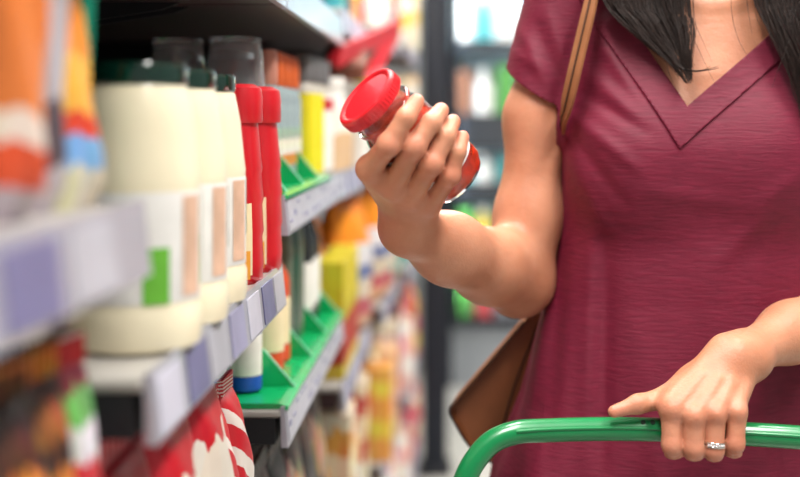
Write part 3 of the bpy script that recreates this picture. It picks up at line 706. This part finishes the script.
def head(Q):
    d = ellip(Q, HD+V3(0, .015, .025), (.073, .090, .085))
    d = smin(d, ellip(Q, HD+V3(0, -.025, -.035), (.055, .058, .070)), .03)
    d = smin(d, rcone(Q, NK1-V3(0, 0, .03), HD+V3(0, .01, -.03), .046, .05), .03)
    d = smin(d, rcone(Q, HD+V3(0, -.075, .005), HD+V3(0, -.094, -.028), .008, .012), .014)
    d = smin(d, ellip(Q, HD+V3(0, -.076, -.058), (.024, .012, .008)), .008)
    d = smin(d, ellip(Q, HD+V3(0, -.066, -.095), (.022, .020, .014)), .02)
    for s in (-1, 1):
        d = smin(d, ellip(Q, HD+V3(s*.072, .012, -.015), (.010, .020, .030)), .008)
        e = ellip(Q, HD+V3(s*.030, -.083, .004), (.017, .012, .010)); d = -smin(-d, e, .012)
    return d
def arm_r(Q):
    d = rcone(Q, R_SH, R_UA, .038, .0318)
    d = smin(d, rcone(Q, R_UA, R_UB, .0318, .0338), .03)
    d = smin(d, rcone(Q, R_UB, R_EL, .0338, .0335), .03)
    f = lambda k: R_EL+(R_WR-R_EL)*k
    d = smin(d, rcone(Q, R_EL, f(.30), .0320, .0330), .03)
    d = smin(d, rcone(Q, f(.30), f(.65), .0330, .0298), .04)
    d = smin(d, rcone(Q, f(.65), R_WR, .0298, .0240), .04)
    d = smin(d, rcone(Q, PX(516, 293, 1.37), PX(513, 296, 1.372), .015, .013), .03)
    return d
def arm_l(Q):
    d = rcone(Q, L_SH, L_UB, .042, .0365)
    d = smin(d, rcone(Q, L_UB, L_EL, .0365, .034), .03)
    m = L_EL+(L_WR-L_EL)*.30
    d = smin(d, rcone(Q, L_EL, m, .034, .035), .022)
    d = smin(d, rcone(Q, m, L_EL+(L_WR-L_EL)*.75, .035, .0255), .03)
    d = smin(d, rcone(Q, L_EL+(L_WR-L_EL)*.75, L_WR, .0255, .0215), .03)
    d = smin(d, np.linalg.norm(Q-(L_WR+V3(.010, -.010, -.002)), axis=1)-.012, .02)   # wrist bone
    return d
def gated(f, pts, pad):
    lo = np.min(pts, 0)-pad-.055; hi = np.max(pts, 0)+pad+.055
    def g(Q):
        m = ((Q > lo) & (Q < hi)).all(1); out = np.full(len(Q), .08, np.float32)
        if m.any(): out[m] = f(Q[m])
        return out
    return g
g_hr = gated(hand_r, np.array([p for f in FR for p in f[0]]+CARP+[R_WR]+list(RT[0])), .02)
g_hl = gated(hand_l, np.array(LM+LP+LD+LT+LC+[L_WR]+list(LTH[0])), .02)
g_ar = gated(arm_r, np.array([R_SH, R_UA, R_EL, R_WR]), .045)
g_al = gated(arm_l, np.array([L_SH, L_UB, L_EL, L_WR]), .045)
g_to = gated(torso, np.array([(XC-.16, 1.28, .95), (XC+.16, 1.49, 1.54)]), .0)
g_he = gated(head, np.array([HD-.11, HD+.12]), .0)
def body_f(Q):
    d = smin(g_to(Q), g_he(Q), .02)
    d = smin(d, g_ar(Q), .022); d = smin(d, g_al(Q), .022)
    d = smin(d, g_hr(Q), .012); d = smin(d, g_hl(Q), .012)
    return d
bv, bq = surface_nets(body_f, (-.12, 1.02, .93), (.58, 1.52, 1.74), .0017)
bv = relax(bv, bq, 2, .5)

# skin: redder at knuckles and fingertips (pigment of the skin itself)
def skin_mat():
    m = bpy.data.materials.new('skin'); m.use_nodes = True; nt = m.node_tree; b = bsdf(m); L = nt.links.new
    b.inputs['Roughness'].default_value = .42; b.inputs['Specular IOR Level'].default_value = .4
    b.inputs['Subsurface Weight'].default_value = .25; b.inputs['Subsurface Radius'].default_value = (.010, .004, .002); b.inputs['Subsurface Scale'].default_value = .5
    tc = nt.nodes.new('ShaderNodeTexCoord'); nz = nt.nodes.new('ShaderNodeTexNoise'); nz.inputs['Scale'].default_value = 22; nz.inputs['Detail'].default_value = 6
    L(tc.outputs['Object'], nz.inputs['Vector'])
    rp = nt.nodes.new('ShaderNodeValToRGB'); rp.color_ramp.elements[0].position = .35; rp.color_ramp.elements[1].position = .68
    rp.color_ramp.elements[0].color = lin('#bd7f61'); rp.color_ramp.elements[1].color = lin('#cc9072'); L(nz.outputs['Fac'], rp.inputs['Fac'])
    at = nt.nodes.new('ShaderNodeAttribute'); at.attribute_name = 'flush'
    mx = nt.nodes.new('ShaderNodeMix'); mx.data_type = 'RGBA'; L(at.outputs['Fac'], mx.inputs[0]); L(rp.outputs['Color'], mx.inputs[6]); mx.inputs[7].default_value = lin('#cf7a66')
    L(mx.outputs[2], b.inputs['Base Color'])
    n2 = nt.nodes.new('ShaderNodeTexNoise'); n2.inputs['Scale'].default_value = 420; n2.inputs['Detail'].default_value = 3; L(tc.outputs['Object'], n2.inputs['Vector'])
    n3 = nt.nodes.new('ShaderNodeTexNoise'); n3.inputs['Scale'].default_value = 130; n3.inputs['Detail'].default_value = 4; L(tc.outputs['Object'], n3.inputs['Vector'])
    ad = nt.nodes.new('ShaderNodeMath'); ad.operation = 'ADD'; L(n2.outputs['Fac'], ad.inputs[0]); L(n3.outputs['Fac'], ad.inputs[1])
    bp = nt.nodes.new('ShaderNodeBump'); bp.inputs['Strength'].default_value = .36; bp.inputs['Distance'].default_value = .0012; L(ad.outputs[0], bp.inputs['Height']); L(bp.outputs['Normal'], b.inputs['Normal'])
    return m
SKIN = skin_mat()
person = thing('person', 'woman in maroon V-neck blouse holding up a jar, other hand on cart handle', 'person', (XC, YC, 0))
def as_child(me_or_obj, name, parent, m, world=True):
    o = me_or_obj if isinstance(me_or_obj, bpy.types.Object) else bpy.data.objects.new(name, me_or_obj)
    if o.name not in COL.objects: COL.objects.link(o)
    o.parent = parent; o.matrix_parent_inverse = Matrix.Translation(parent.location).inverted() if world else Matrix.Identity(4)
    if m is not None: o.data.materials.append(m)
    return o
me = np_mesh('body', bv, bq)
fl = np.zeros(len(me.vertices), np.float32); vv = np.empty(len(me.vertices)*3, np.float32); me.vertices.foreach_get('co', vv); vv = vv.reshape(-1, 3)
for pts, rs in FR:
    for p, s, a in ((pts[0], .010, .35), (pts[1], .009, .55), (pts[3], .010, .45)): fl = np.maximum(fl, a*np.exp(-((vv-p)**2).sum(1)/(2*(s*1.1)**2)))
for p in LM: fl = np.maximum(fl, .5*np.exp(-((vv-p)**2).sum(1)/(2*.010**2)))
for p in LP+LD+[LTH[0][3]]: fl = np.maximum(fl, .4*np.exp(-((vv-p)**2).sum(1)/(2*.011**2)))
at = me.attributes.new('flush', 'FLOAT', 'POINT'); at.data.foreach_set('value', fl)
as_child(me, 'body', person, SKIN)

# --- blouse
SHIRT = [(.795, XC, 1.385, .236, .140), (.85, XC, 1.385, .226, .134), (.93, XC, 1.385, .195, .124), (1.05, XC, 1.385, .166, .114), (1.12, XC, 1.385, .154, .112),
         (1.22, XC, 1.385, .150, .112), (1.30, XC, 1.387, .150, .100), (1.36, XC, 1.390, .142, .087), (1.405, XC, 1.395, .112, .068), (1.435, XC+.004, 1.40, .078, .058)]
def ridge(Q, a, b, w, amp, Ymax=1.40):
    """a fold running between photo pixels a and b on the front of the cloth"""
    x = CX+F*Q[:, 0]/Q[:, 1]; y = CY-F*(Q[:, 2]-EYE)/Q[:, 1]
    ax, ay = a; bx, by = b; L2 = (bx-ax)**2+(by-ay)**2
    h = np.clip(((x-ax)*(bx-ax)+(y-ay)*(by-ay))/L2, 0, 1)
    d = np.hypot(x-ax-h*(bx-ax), y-ay-h*(by-ay))
    return amp*np.exp(-(d/w)**2)*np.sin(np.clip(h*.94+.03, 0, 1)*PI)**.5*(Q[:, 1] < Ymax)
FOLDS = [((592, 215), (585, 470), 9, .0040), ((606, 240), (602, 470), 8, -.0035), ((545, 300), (520, 470), 8, .0035), ((565, 250), (548, 470), 8, -.0030),
         ((640, 330), (652, 470), 14, .0025), ((705, 260), (690, 400), 16, .0022), ((760, 250), (775, 470), 15, .0028),
         ((575, 118), (640, 170), 7, .0035), ((572, 135), (625, 205), 7, -.0030), ((570, 160), (610, 235), 8, .0025), ((590, 75), (640, 118), 7, .0030), ((585, 95), (650, 135), 6, -.0028),
         ((598, 40), (640, 100), 6, .0028), ((520, 30), (548, 85), 6, .0030), ((535, 20), (562, 95), 6, -.0026), ((548, 12), (572, 80), 6, .0028), ((512, 50), (540, 70), 5, .002),
         ((770, 210), (720, 262), 9, .0026), ((800, 175), (745, 215), 9, .0022), ((640, 190), (740, 205), 9, .0016)]
def shirt_f(Q):
    d = loft(Q, SHIRT)
    for s in (-1, 1):
        d = smin(d, ellip(Q, (XC-.005+s*.062, 1.315, 1.205), (.066, .052, .070)), .045)
        d = smin(d, rcone(Q, V3(XC, 1.398, 1.447), V3(XC+s*.115, 1.392, 1.408), .042, .042), .03)
    d = smin(d, rcone(Q, R_SH+V3(.002, 0, .004), PX(534, 118, 1.375), .0480, .0455), .016)
    d = smin(d, rcone(Q, L_SH, L_UB, .0475, .046), .016)
    for a, b, w_, am in FOLDS: d = d-ridge(Q, a, b, w_, am)
    ang = np.arctan2(Q[:, 0]-XC, YC-Q[:, 1]); ramp = np.clip((1.16-Q[:, 2])/.3, 0, 1)
    d = d-ramp*.0045*np.sin(ang*9+Q[:, 2]*6)-ramp*.002*np.sin(ang*17+1.3)
    return d.astype(np.float32)
sv, sq = surface_nets(shirt_f, (-.02, 1.2, .81), (.62, 1.56, 1.50), .0030)
sv = relax(sv, sq, 2, .5)
import bmesh
sme = np_mesh('blouse', sv, sq)
VP0 = PX(688, 107, 1.268)                                         # point of the V
VL = PX(641, 40, 1.31)-VP0; VRr = PX(766, 37, 1.31)-VP0; BP0 = PX(679, 149, 1.262)
nL = V3(VL[2], 0, -VL[0]); nL /= np.linalg.norm(nL)               # points to the inside (right) of the left edge
nR = V3(-VRr[2], 0, VRr[0]); nR /= np.linalg.norm(nR)
bm = bmesh.new(); bm.from_mesh(sme)
def cut(co, no):
    bmesh.ops.bisect_plane(bm, geom=bm.verts[:]+bm.edges[:]+bm.faces[:], plane_co=tuple(float(t) for t in co), plane_no=tuple(float(t) for t in no), dist=1e-6)
hemL0 = PX(505, 67, 1.375); hemL1 = PX(564, 109, 1.335)
hd = hemL1-hemL0; nH = np.cross(hd, V3(0, 1, .35)); nH = nH/np.linalg.norm(nH); nH = nH if nH[2] < 0 else -nH     # points below the hem
cut(VP0, nL); cut(VP0, nR); cut(BP0, nL); cut(BP0, nR); cut(hemL0, nH); cut((XC, 1.4, 1.43), (0, 0, 1)); cut((XC, 1.4, .82), (0, 0, 1))
hemR = (L_SH+L_UB)/2+V3(0, 0, -.03); nHR = (L_UB-L_SH)/np.linalg.norm(L_UB-L_SH); cut(hemR, nHR)
kill = []; band = []
for f in bm.faces:
    c = np.array(f.calc_center_median()); 
    inV = (c-VP0)@nL > 0 and (c-VP0)@nR > 0 and c[1] < 1.415
    inB = (c-BP0)@nL > 0 and (c-BP0)@nR > 0 and c[1] < 1.415
    if inV or c[2] < .82 or (c[2] > 1.43 and abs(c[0]-XC) < .075): kill.append(f); continue
    if c[0] < .128 and (c-hemL0)@nH > 0 and c[2] < 1.35 and c[2] > 1.20 and np.hypot(c[0]-.09, c[1]-1.375) < .058 and c[0] < .114: kill.append(f); continue
    if (c-hemR)@nHR > 0 and c[0] > XC+.155 and c[2] > 1.0: kill.append(f); continue
    if inB: band.append(f)
for f in bm.faces: f.material_index = 0
bi = set(f.index for f in band); ki = set(f.index for f in kill)
bm.faces.index_update()
band = [f for f in band]; 
bmb = bm.copy(); bmb.faces.ensure_lookup_table(); bm.faces.ensure_lookup_table()
bidx = {f.index for f in band}; kidx = {f.index for f in kill}
bmesh.ops.delete(bm, geom=[f for f in bm.faces if f.index in bidx or f.index in kidx], context='FACES')
bmesh.ops.delete(bmb, geom=[f for f in bmb.faces if f.index not in bidx], context='FACES')
bm.to_mesh(sme); bm.free()
bme = bpy.data.meshes.new('neck_band'); bmb.to_mesh(bme); bmb.free()
def cloth_mat():
    m = bpy.data.materials.new('maroon_crepe'); m.use_nodes = True; nt = m.node_tree; b = bsdf(m); L = nt.links.new
    b.inputs['Roughness'].default_value = .62; b.inputs['Sheen Weight'].default_value = .06; b.inputs['Sheen Roughness'].default_value = .4; b.inputs['Specular IOR Level'].default_value = .35
    b.inputs['Sheen Tint'].default_value = lin('#c8506a')
    tc = nt.nodes.new('ShaderNodeTexCoord'); mp = nt.nodes.new('ShaderNodeMapping'); mp.inputs['Scale'].default_value = (45, 45, 330); L(tc.outputs['Object'], mp.inputs['Vector'])
    nz = nt.nodes.new('ShaderNodeTexNoise'); nz.inputs['Scale'].default_value = 1; nz.inputs['Detail'].default_value = 6; nz.inputs['Distortion'].default_value = .6; L(mp.outputs[0], nz.inputs['Vector'])
    rp = nt.nodes.new('ShaderNodeValToRGB'); rp.color_ramp.elements[0].position = .3; rp.color_ramp.elements[1].position = .7
    rp.color_ramp.elements[0].color = lin('#63112a'); rp.color_ramp.elements[1].color = lin('#731631'); L(nz.outputs['Fac'], rp.inputs['Fac']); L(rp.outputs['Color'], b.inputs['Base Color'])
    n2 = nt.nodes.new('ShaderNodeTexNoise'); n2.inputs['Scale'].default_value = 30; n2.inputs['Detail'].default_value = 3; L(tc.outputs['Object'], n2.inputs['Vector'])
    ad = nt.nodes.new('ShaderNodeMath'); ad.operation = 'MULTIPLY_ADD'; ad.inputs[1].default_value = 1.2; L(n2.outputs['Fac'], ad.inputs[0]); L(nz.outputs['Fac'], ad.inputs[2])
    bp = nt.nodes.new('ShaderNodeBump'); bp.inputs['Strength'].default_value = .32; bp.inputs['Distance'].default_value = .0022; L(ad.outputs[0], bp.inputs['Height']); L(bp.outputs['Normal'], b.inputs['Normal'])
    return m
CLOTH = cloth_mat()
shirt = as_child(sme, 'blouse', person, CLOTH)
sd = shirt.modifiers.new('thickness', 'SOLIDIFY'); sd.thickness = .0022; sd.offset = -1
nb = bpy.data.objects.new('neck_band', bme); COL.objects.link(nb); nb.parent = shirt; bme.materials.append(CLOTH)
bme.polygons.foreach_set('use_smooth', np.ones(len(bme.polygons), bool))
sd = nb.modifiers.new('thickness', 'SOLIDIFY'); sd.thickness = .0042; sd.offset = .25
# seams: around the sleeve hem
# --- trousers and shoes (below the frame)
def legs_f(Q):
    d = ellip(Q, (XC, 1.385, .87), (.165, .110, .12))
    for s in (-1, 1):
        d = smin(d, rcone(Q, V3(XC+s*.085, 1.385, .85), V3(XC+s*.085, 1.385, .50), .085, .058), .03)
        d = smin(d, rcone(Q, V3(XC+s*.085, 1.385, .50), V3(XC+s*.09, 1.40, .085), .058, .045), .03)
    return d
tv, tq = surface_nets(legs_f, (XC-.22, 1.2, .03), (XC+.22, 1.56, .99), .009)
as_child(np_mesh('trousers', tv, tq), 'trousers', person, mat('dark_denim', '#23283a', .8, bump=.3, bscale=300))
for s in (-1, 1):
    x = XC+s*.09
    mb = MB(); mb.lathe([(.030, .0), (.038, .008), (.037, .035), (.030, .060), (.012, .068)], 20, Matrix.Translation((x, 1.36, 0)), 1, 2.9)
    o = mb.build('shoe', mat('black_leather', '#1a1a1c', .4), None, 50); as_child(o, 'shoe', person, None)

# --- hair
HAIRM = mat('dark_brown_hair', '#2c201c', .42, vary=.55, nscale=220)
rng = random.Random(7)
hm = MB()
def strand(pts, r0, r1, n=5):
    pl = spline(pts, n); k = len(pl); hm.tube(pl, [r0+(r1-r0)*(i/(k-1))**1.5 for i in range(k)], 3, False)
def lock(rows, count, r0=.0006, jitter=2.5, depth=.012, ends=(.82, 1.0)):
    """rows: (y_px, x_left, x_right, Y) from the head down; strands keep their place across the lock"""
    for i in range(count):
        u = rng.random(); dv = rng.uniform(-1, 1)*depth; n = len(rows); e = rng.uniform(*ends)*(n-1); pts = []
        uj = 0; ph = rng.uniform(0, 6.28)
        for k in range(n):
            if k > e: 
                fr = e-(k-1)
                if fr < .15: break
                a, b = rows[k-1], rows[k]; row = tuple(a[j]+(b[j]-a[j])*fr for j in range(4))
            else: row = rows[k]
            y, xl, xr, Y = row
            uu = min(1.02, max(-.02, u+.06*math.sin(ph+k*.8)))
            pts.append(P(xl+(xr-xl)*uu+rng.gauss(0, jitter)*.4, y, Y+dv*(1-.6*k/n)+.01*abs(u-.5)))
            if k > e: break
        if len(pts) > 2: strand(pts, r0*rng.uniform(.7, 1.2), r0*.35)
lockL = [(-260, 660, 700, 1.36), (-190, 625, 690, 1.335), (-110, 605, 690, 1.315), (-40, 600, 690, 1.30), (0, 605, 681, 1.290), (20, 620, 684, 1.282), (42, 643, 687, 1.275), (62, 667, 690, 1.268), (84, 686, 692, 1.262)]
lockR = [(-260, 735, 790, 1.36), (-190, 745, 820, 1.335), (-110, 748, 840, 1.315), (-40, 752, 850, 1.300), (0, 757, 850, 1.290), (30, 770, 850, 1.280), (62, 785, 850, 1.272), (95, 797, 848, 1.268), (140, 806, 846, 1.262)]
lock(lockL, 620, ends=(.70, 1.0)); lock(lockR, 520, ends=(.78, 1.0))
lock([(-110, 640, 690, 1.30), (0, 660, 692, 1.278), (30, 672, 694, 1.270), (55, 680, 692, 1.264), (72, 683, 694, 1.262)], 90, r0=.0004, depth=.006)
for k in range(11):   # the flick at the tip of the lock
    j = rng.uniform(-2, 2)
    strand([P(672+j, 50, 1.268), P(680+j, 66, 1.263), P(692, 71+j*.5, 1.260), P(706+j, 70+j*.3, 1.258), P(rng.uniform(706, 722), 67+j, 1.257)], .00034, .0001)
for pts in ([(672, -20), (684, 20), (698, 48), (708, 70), (717, 87)], [(730, -20), (732, 15), (738, 38), (745, 52), (751, 62)], [(678, -20), (690, 12), (700, 35), (712, 62)], [(752, -20), (756, 14), (762, 30)], [(664, 40), (668, 70), (676, 88)],
            [(790, 40), (778, 70), (772, 88)], [(744, -20), (748, 10), (752, 34)], [(762, -10), (768, 25), (772, 48)]):
    strand([P(x, y, 1.262+.0002*(90-y)) for x, y in pts], .00035, .00012)
def cap_f(Q):
    d = ellip(Q, HD+V3(0, .028, .035), (.088, .100, .094))
    d = np.maximum(d, -(ellip(Q, HD+V3(0, -.085, -.030), (.062, .075, .075))))
    for s in (-1, 1): d = smin(d, rcone(Q, HD+V3(s*.066, .035, .03), HD+V3(s*.085, .02, -.14), .035, .032), .03)
    d = smin(d, rcone(Q, HD+V3(0, .085, .0), HD+V3(0, .10, -.20), .055, .05), .04)
    return d.astype(np.float32)
cv_, cq_ = surface_nets(cap_f, HD-V3(.16, .16, .30), HD+V3(.16, .22, .16), .006)
hm.add([tuple(v) for v in cv_], [tuple(int(i) for i in f) for f in cq_])
hme = hm.mesh('hair'); shade(hme, 180)
hair = as_child(hme, 'hair', person, HAIRM); tag(hair, 'long dark brown hair in loose locks over the neckline', kind=None)

# ================================================================== jar in the hand
JZ = Matrix(((ju[0], jv[0], ja[0]), (ju[1], jv[1], ja[1]), (ju[2], jv[2], ja[2])))
if JZ.determinant() < 0: JZ = Matrix(((-ju[0], jv[0], ja[0]), (-ju[1], jv[1], ja[1]), (-ju[2], jv[2], ja[2])))
jar = thing('sauce_jar', 'glass jar of red tomato sauce with red screw lid, held in raised hand', 'jar', (0, 0, 0))
jb = JC+ja*(-64/.91*JM)
jar.matrix_world = Matrix.Translation(Vector(jb)) @ JZ.to_4x4()
r = JR*JM
H = 110.5/.91*JM
SAUCE = mat('tomato_sauce', '#d2340e', .25, vary=.45, nscale=70, bump=.5, bscale=90, coat=.8)
GL = glass('jar_glass', '#ffffff', .02, 1.35)
mb = MB(); mb.lathe([(r*.55, .002), (r*.80, .003), (r*.94, .012), (r*.955, .03), (r*.955, H*.72), (r*.90, H*.79), (r*.80, H*.85), (r*.78, H*.90), (r*.3, H*.905)], 40)
mb.build('sauce', SAUCE, jar, 50)
mb = MB(); mb.lathe([(r*.58, -.001), (r*.84, 0), (r*.975, .008), (r, .016), (r, H*.72), (r*.96, H*.80), (r*.86, H*.865), (r*.845, H*1.02), (r*.80, H*1.02), (r*.80, H*.90), (r*.965, H*.72), (r*.965, .018), (r*.80, .004), (r*.5, .003)], 48, cap=True)
mb.build('glass_body', GL, jar, 50)
mb = MB(); mb.lathe([(r*1.004, H*.19), (r*1.008, H*.193), (r*1.008, H*.62), (r*1.004, H*.623)], 48, cap=False)
mb.build('paper_label', printed('jar_label', [(0, '#f3f0ea'), (.20, '#c8451c'), (.62, '#b8381a'), (.9, '#f3f0ea')], .45, .15, 5, warp=.02), jar, 50)
RED = mat('red_lid', '#d4202a', .28, coat=.5, vary=.05)
lid = MB(); lr = r*.975
lid.lathe([(lr*.96, H*1.005), (lr, H*1.012), (lr, H*1.10), (lr*.985, H*1.118), (lr*.93, H*1.128), (lr*.86, H*1.126), (lr*.80, H*1.112), (lr*.05, H*1.112)], 56)
lo = lid.build('lid', RED, jar, 35)
mb = MB()
for i in range(56):
    a = 2*PI*i/56; mb.box(-.0006, .0006, -.0004, .0006, H*1.018, H*1.095, Matrix.Rotation(a, 4, 'Z') @ Matrix.Translation((0, lr, 0)))
mb.build('lid_grip', RED, lo)
mb = MB(); mb.lathe([(r*.90, H*.885), (r*.92, H*.89), (r*.92, H*.915), (r*.90, H*.92)], 40, cap=False); mb.build('neck_ring', GL, jar, 50)

# ================================================================== shopping cart
cart = thing('shopping_cart', 'shopping cart with green tubular handle gripped by the woman', 'cart', (.35, 1.0, 0))
GREEN = mat('green_plastic', '#0b7d45', .30, coat=.3, vary=.06)
hp = [P(456, 520, 1.135), P(463, 486, 1.138), P(474, 462, 1.142), P(492, 442, 1.147), P(516, 432.5, 1.15), P(545, 430.5, 1.15)]+[Vector(bar_pt(x)) for x in (600, 660, 720, 800, 860)]+[P(915, 452, 1.15), P(945, 470, 1.145), P(958, 520, 1.135)]
mb = MB(); mb.tube(spline(hp, 8), BAR_R, 20)
hb = as_child(mb.build('handle', GREEN, None, 60), 'handle', cart, None)
# moulded rib along the top and three screw holes
def off(p, dy, dz): return Vector(p)+Vector((0, dy, dz))
mb = MB(); mb.tube([off(p, -.0103, .0035) for p in spline(hp[4:11], 6)], .0018, 8); o = mb.build('rib', GREEN, None, 60); o.parent = hb
for x in (642, 651.5, 661):
    p = Vector(bar_pt(x)); mb = MB(); mb.lathe([(.0024, -.0004), (.0024, .0009), (.0010, .0009)], 12, Matrix.Translation(p+Vector((0, -.0072, .0086))) @ Matrix.Rotation(math.radians(40), 4, 'X'))
    o = mb.build('screw_hole', mat('dark_hole', '#0b2a1a', .6), None); o.parent = hb
STEEL = mat('chrome_wire', '#b9bcc0', .25, metal=1, vary=.03)
x0, x1 = hp[0].x, hp[-1].x
for x in (x0, x1):
    mb = MB(); mb.tube(spline([(x, 1.135, hp[0].z+.006), (x, 1.10, .76), (x+(.03 if x == x0 else -.03), 1.02, .62), (x+(.03 if x == x0 else -.03), .95, .25), (x+(.02 if x == x0 else -.02), .80, .16)], 6), .010, 12)
    as_child(mb.build('side_post', GREEN, None, 60), 'side_post', cart, None)
def wire(name, pts, r=.003, m=STEEL):
    mb = MB(); mb.tube(pts, r, 6); as_child(mb.build(name, m, None, 60), name, cart, None)
xa, xb = x0+.02, x1-.02
for z, e in ((.78, 0), (.66, .015), (.54, .03)): wire('basket_rim', [(xa+e, 1.05, z), (xb-e, 1.05, z), (xb-e-.03, .35+e, z), (xa+e+.03, .35+e, z), (xa+e, 1.05, z)], .004)
for i in range(9):
    t = i/8; wire('basket_wire', [(xa+(xb-xa)*t, 1.05, .78), (xa+.03+(xb-xa-.06)*t, 1.05, .54), (xa+.06+(xb-xa-.12)*t, .38, .54), (xa+.03+(xb-xa-.06)*t, .35, .78)])
wire('chassis', [(xa, .80, .16), (xa+.06, .35, .14), (xb-.06, .35, .14), (xb, .80, .16), (xa, .80, .16)], .009)
for x, y in ((xa, .80), (xb, .80), (xa+.06, .37), (xb-.06, .37)):
    mb = MB(); mb.lathe([(.02, -.012), (.06, -.012), (.06, .012), (.02, .012)], 24, Matrix.Translation((x, y, .06)) @ Matrix.Rotation(PI/2, 4, 'Y')); as_child(mb.build('wheel', mat('grey_rubber', '#3a3a3c', .7), None, 40), 'wheel', cart, None)
    mb = MB(); mb.box(x-.016, x+.016, y-.008, y+.008, .06, .155); as_child(mb.build('caster_fork', STEEL, None), 'caster_fork', cart, None)

# ring on the hand
rc_ = (LM[2]*.18+LP[2]*.82); rd = Vector(LP[2]-LM[2]).normalized()
q = rd.to_track_quat('Z', 'Y')
ring = thing('finger_ring', 'silver ring with small stones on the hand gripping the cart handle', 'ring', rc_)
rr = .0106
def torus(R, r_, m1=40, m2=8, z=0):
    mb = MB(); vs = []; fs = []
    for i in range(m1):
        a = 2*PI*i/m1
        for k in range(m2):
            b = 2*PI*k/m2; vs.append(((R+r_*math.cos(b))*math.cos(a), (R+r_*math.cos(b))*math.sin(a), z+r_*math.sin(b)))
    for i in range(m1):
        for k in range(m2): fs.append((i*m2+k, ((i+1) % m1)*m2+k, ((i+1) % m1)*m2+(k+1) % m2, i*m2+(k+1) % m2))
    return mb.add(vs, fs)
SILVER = mat('silver', '#d8d4cc', .15, metal=1, vary=.02)
ring.rotation_mode = 'QUATERNION'; ring.rotation_quaternion = q
for z in (-.0016, .0018): torus(rr, .0010, z=z).build('band', SILVER, ring, 60)
for i in range(7):
    a = math.radians(-90+(i-3)*14); v = q.inverted() @ Vector((0, -1, 0)); a0 = math.atan2(v.y, v.x)+(i-3)*.22
    mb = MB(); mb.lathe([(.0004, -.0008), (.0011, 0), (.0004, .0008)], 8, Matrix.Translation(((rr+.0008)*math.cos(a0), (rr+.0008)*math.sin(a0), .0001))); mb.build('stone', mat('ring_stone', '#f4f4f8', .05, coat=1), ring)

# ================================================================== shoulder bag
LEATHER = mat('brown_leather', '#85502f', .5, vary=.14, nscale=18, bump=.25, bscale=260)
DARKL = mat('dark_leather_edge', '#3b2114', .6)
bag = thing('shoulder_bag', 'brown leather shoulder bag hanging behind the raised arm', 'bag', P(500, 440, 1.50))
def bagchild(o): return as_child(o, o.name, bag, None)
outl = [(548, 268), (536, 300), (524, 322), (490, 362), (456, 402), (451, 410), (454, 420), (470, 446), (492, 462), (520, 474), (546, 478)]
Y0, Y1 = 1.462, 1.500
def bagring(y, k):
    c = Vector((500, 390))
    return [P(c.x+(x-c.x)*k, c.y+(yy-c.y)*k, 1.465)*1.0 for x, yy in outl]
mb = MB(); n = len(outl); rings = []
for (yy, k) in ((Y0+.010, .93), (Y0+.002, .965), (Y0, .98), (Y0+.006, 1.0), (Y1-.006, 1.0), (Y1, .98), (Y1-.004, .93)):
    rings.append([Vector((p.x, yy, p.z)) for p in bagring(yy, k)])
vs = [p for r_ in rings for p in r_]; fs = []
for i in range(len(rings)-1):
    for j in range(n): fs.append((i*n+j, i*n+(j+1) % n, (i+1)*n+(j+1) % n, (i+1)*n+j))
fs.append(tuple(range(n))[::-1]); fs.append(tuple(range((len(rings)-1)*n, len(rings)*n)))
mb.add(vs, fs); bagchild(mb.build('bag_body', LEATHER, None, 50))
mb = MB(); ed = bagring(0, 1.0); mb.tube(spline([Vector((p.x, Y0+.003, p.z)) for p in ed[2:]], 4), .0022, 8); bagchild(mb.build('edge_piping', DARKL, None, 60))
mb = MB(); mb.tube(spline([P(548, 300, Y0/1.0), P(515, 385, Y0), P(500, 440, Y0), P(497, 462, Y0)], 5), .0016, 6); bagchild(mb.build('seam', DARKL, None, 60))
sp = spline([P(533, 318, 1.475), P(545, 240, 1.455), P(556, 165, 1.40), P(563, 125, 1.340), P(567, 108, 1.302), P(573, 82, 1.290), P(581, 48, 1.292), P(590, 10, 1.300), P(598, -24, 1.320), V3(.172, 1.355, 1.446), V3(.176, 1.395, 1.452), V3(.172, 1.44, 1.43), V3(.15, 1.475, 1.36), V3(.125, 1.50, 1.22), V3(.10, 1.515, 1.10)], 8)
def ribbon(pts, w0, w1, th, shift=0.):
    mb = MB(); vs = []; n = len(pts)
    for i in range(n):
        t = (pts[min(i+1, n-1)]-pts[max(i-1, 0)]).normalized()
        o = pts[i]-Vector((XC, 1.40, pts[i].z)); o.z = max(0, (pts[i].z-1.40)*6)*.1; nr = (o-t*o.dot(t)).normalized(); sd_ = t.cross(nr)
        k = i/(n-1); w_ = w0+(w1-w0)*k; c = pts[i]+sd_*shift*w_
        for (a, b) in ((-1, 0), (1, 0), (1, 1), (-1, 1)): vs.append(c+sd_*a*w_*(1 if not shift else .10)+nr*b*th)
    fs = []
    for i in range(n-1):
        for a in range(4): fs.append((i*4+a, i*4+(a+1) % 4, (i+1)*4+(a+1) % 4, (i+1)*4+a))
    fs += [(0, 1, 2, 3), tuple((n-1)*4+a for a in (3, 2, 1, 0))]
    return mb.add(vs, fs)
STRAPM = mat('strap_leather', '#8f5c3a', .5, vary=.12, nscale=25, bump=.2, bscale=260)
st = bagchild(ribbon(sp, .0085, .0105, .003).build('strap', STRAPM, None, 30))
sp2 = [p for p in sp]
o = ribbon(sp, .0085, .0105, .0042, .05).build('strap_seam', DARKL, None, 30); o.parent = st
